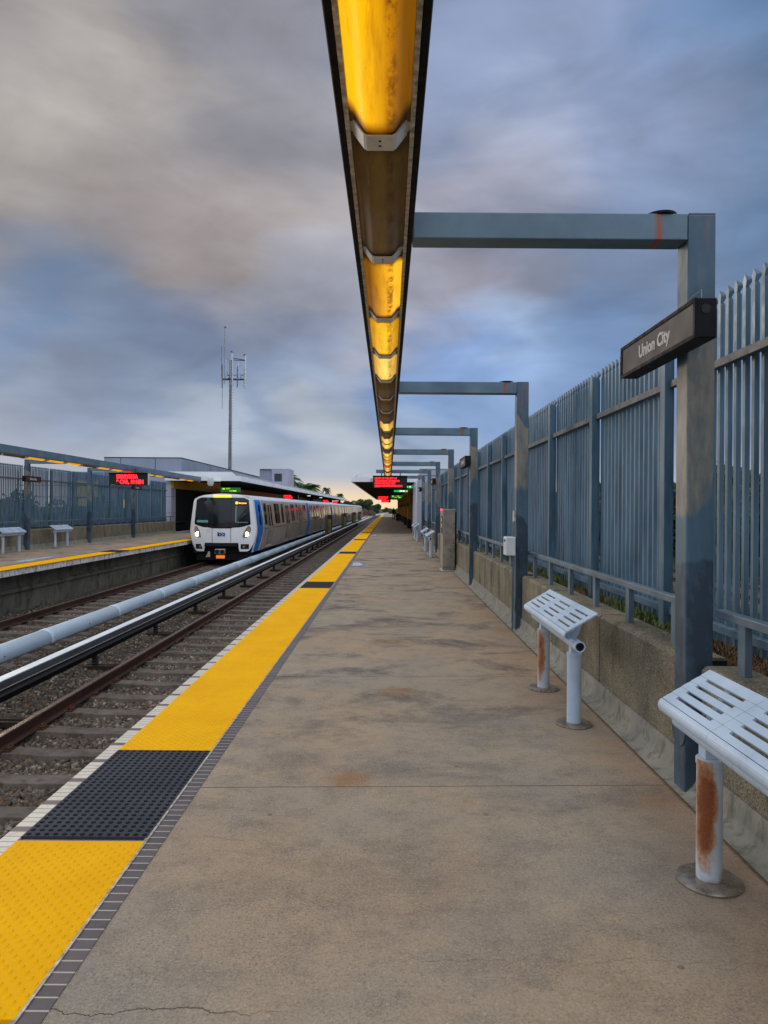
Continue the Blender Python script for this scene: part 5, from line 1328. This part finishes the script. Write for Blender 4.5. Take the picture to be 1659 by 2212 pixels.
def palm(x, y, zb, zt, r, n, seed, label, grp=None):
    rs = random.Random(seed); t = empty('palm_tree', (x, y, zb), label, 'palm tree', grp)
    MB().tube([(x, y, zb), (x+.1, y, (zb+zt)/2), (x, y, zt)], [.3, .24, .22], 8).build('trunk', M['bark'], t, smooth=True)
    b = MB()
    for i in range(n):
        a = rs.uniform(0, 6.283); up = rs.uniform(-.5, 1.1); Lf = r*rs.uniform(.75, 1.1); pts = []
        for k in range(9):
            s = k/8; pts.append(Vector((x+math.cos(a)*Lf*s*(1-.25*max(up, 0)), y+math.sin(a)*Lf*s*(1-.25*max(up, 0)), zt+.2+Lf*(up*s-.75*s*s))))
        for k in range(8):
            p, q = pts[k], pts[k+1]; d = (q-p).normalized(); sd2 = d.cross(Vector((0, 0, 1))).normalized()
            for sgn in (-1, 1):
                for j in range(2):
                    o_ = p+(q-p)*(j/2); l = Lf*.30*math.sin(math.pi*min(1, (k+1.2)/9.2)); tip = o_+sd2*sgn*l+d*l*.5-Vector((0, 0, l*.45))
                    b.add([o_-d*.05, o_+d*.09, tip], [(0, 1, 2)])
            b.add([p-sd2*.025, p+sd2*.025, q+sd2*.02, q-sd2*.02], [(0, 1, 2, 3)])
    b.build('crown', M['palm'], t)
palm(-15.4, 108, -1, 5.6, 2.4, 46, 1, 'leftmost large palm beside the rooftop box', 'palms beyond the far canopy'); palm(-13.9, 112, -1, 4.7, 2.2, 46, 2, 'middle palm behind the far canopy', 'palms beyond the far canopy')
palm(-12.3, 110, -1, 4.5, 2.1, 46, 3, 'rightmost of three palms behind the far canopy', 'palms beyond the far canopy'); palm(-13.1, 145, -1, 5.3, 1.3, 26, 4, 'tiny palm above the far canopy roof', 'palms beyond the far canopy'); palm(-12.5, 175, -1, 4.6, 1.5, 26, 5, 'smallest palm near the end of the far canopy', 'palms beyond the far canopy')
for i, (x, y, rx, h, sd_, mt, lab) in enumerate(((-12.3, 225, 3.2, 4.8, 21, 'leaf', 'dark tree mass behind the rear of the train'), (-8.6, 232, 3.4, 5.6, 22, 'leaf', 'dark green tree at the end of the tracks'), (-5.2, 240, 2.6, 4.6, 23, 'leaf', 'dark shrub under the near canopy edge in the distance'), (-15.5, 215, 3.0, 4.4, 24, 'leaf', 'low tree left behind the train rear'))):
    bush('tree', x, y, -1.3, rx, rx, h, 5200, M[mt], lab, 'tree', sd_, .26)
bush('shrub', -5.6, 195, -1.3, 2.2, 3.0, 2.7, 3000, M['twig'], 'bare pinkish shrub beside the tracks beyond the train', 'shrub', 31, .12)
bush('shrub', 2.4, 260, -.9, 2.6, 3.0, 2.4, 2200, M['leaf2'], 'small far shrub above the end of the tracks', 'shrub', 32, .22); bush('shrub', -1.6, 420, -1.2, 2.6, 3.0, 3.2, 2200, M['leaf'], 'tiny far tree on the horizon over the rails', 'shrub', 33, .3)
bush('shrub', 5.4, 215, -.9, 2.2, 12.0, 3.6, 3600, M['twig'], 'pale scrub on the bank at the end of the platform', 'shrub', 34, .2)
# distant hills
hill_m = simple('hill_blue_grey', S(112, 120, 132), S(98, 106, 118), .004, .95)
h = MB(); xs3 = [900+i*40 for i in range(40)]
for dz_, dy in ((-4, -300), (1, 0), (-4, 300)):
    for i, x in enumerate(xs3): h.v.append((x, 1500+dy, -4 if dz_ < 0 else 30+14*math.sin(i*.35)+6*math.sin(i*1.1)))
n = len(xs3); h.f = [(j*n+i, j*n+i+1, (j+1)*n+i+1, (j+1)*n+i) for j in range(2) for i in range(n-1)]
struct(h.build('hills', hill_m, smooth='all'))
# lineside orange netting and bits behind the train
t = empty('safety_netting', (-6.0, 178, -1.2), 'orange safety netting beside the tracks past the train', 'netting')
b = MB()
for i in range(9):
    b.box(-7.6+.25*i, -7.45+.25*i, 176+i*.8, 176.05+i*.8, -1.2, -.2-.06*(i % 3))
b.build('netting', simple('orange_net', S(214, 120, 90), S(190, 100, 80), 3, .7), t)

# ------------------------------------------------------------------ waiting passenger
def person(x, y):
    J = {'pel': (0, 0, .92), 'sp': (0, .0, 1.10), 'ch': (0, .01, 1.30), 'nk': (0, .0, 1.46), 'hd': (0, -.01, 1.56), 'ht': (0, -.005, 1.66),
         'hl': (-.09, 0, .88), 'kl': (-.10, -.01, .48), 'al': (-.11, .02, .09), 'tl': (-.12, -.12, .04), 'hr': (.09, 0, .88), 'kr': (.11, -.02, .48), 'ar': (.12, .02, .09), 'tr': (.13, -.12, .04),
         'sl': (-.18, .0, 1.38), 'el': (-.23, .02, 1.11), 'wl': (-.22, -.04, .88), 'sr': (.18, .0, 1.38), 'er': (.24, .02, 1.11), 'wr': (.25, -.03, .86), 'gl': (-.22, -.05, .80), 'gr': (.25, -.04, .78)}
    rad = {'pel': .145, 'sp': .13, 'ch': .16, 'nk': .055, 'hd': .085, 'ht': .075, 'hl': .09, 'kl': .062, 'al': .042, 'tl': .035, 'hr': .09, 'kr': .062, 'ar': .042, 'tr': .035, 'sl': .065, 'el': .046, 'wl': .032, 'sr': .065, 'er': .046, 'wr': .032, 'gl': .028, 'gr': .028}
    Eg = [('pel', 'sp'), ('sp', 'ch'), ('ch', 'nk'), ('nk', 'hd'), ('hd', 'ht'), ('pel', 'hl'), ('hl', 'kl'), ('kl', 'al'), ('al', 'tl'), ('pel', 'hr'), ('hr', 'kr'), ('kr', 'ar'), ('ar', 'tr'), ('ch', 'sl'), ('sl', 'el'), ('el', 'wl'), ('ch', 'sr'), ('sr', 'er'), ('er', 'wr'), ('wl', 'gl'), ('wr', 'gr')]
    ks = list(J); t = empty('person', (x, y, 0), 'person in dark clothes standing under the near canopy with a bag', 'person')
    me = bpy.data.meshes.new('body'); me.from_pydata([J[k_] for k_ in ks], [(ks.index(a), ks.index(b)) for a, b in Eg], []); me.materials.append(simple('dark_clothes', S(34, 34, 38), S(24, 24, 28), 4, .9))
    o = bpy.data.objects.new('body', me); col.objects.link(o); o.parent = t
    md = o.modifiers.new('skin', 'SKIN')
    for i, k_ in enumerate(ks): me.skin_vertices[0].data[i].radius = (rad[k_], rad[k_]*(.75 if k_ in ('pel', 'sp', 'ch') else 1))
    me.skin_vertices[0].data[0].use_root = True
    o.modifiers.new('sub', 'SUBSURF').render_levels = 2
    hb = MB().lathe([(.02, 1.68), (.07, 1.665), (.095, 1.62), (.10, 1.55), (.06, 1.50)], (x, y+.012, 0), 14).build('hair', M['blk'], t, smooth=True)
    bg_ = empty('handbag', (x+.30, y-.04, .45), 'dark bag held by the standing person', 'bag')
    MB().prism([(x+.14, .42), (x+.42, .42), (x+.38, .66), (x+.18, .66)], y-.10, y+.02).build('bag_body', M['blk'], bg_, bevel=.02)
    MB().tube([(x+.20, y-.04, .66), (x+.22, y-.04, .76), (x+.28, y-.04, .78), (x+.34, y-.04, .66)], .01, 6).build('strap', M['blk'], bg_)
person(.70, 95)
t = empty('bin_cabinet', (1.25, 92, 0), 'black cabinet standing under the canopy right of the person', 'cabinet')
MB().box(.95, 1.42, 88, 88.8, .02, .92).build('body', M['blk'], t, bevel=.02)
MB().box(.93, 1.44, 87.98, 88.82, .921, .97).build('top', M['signface'], t, bevel=.01)
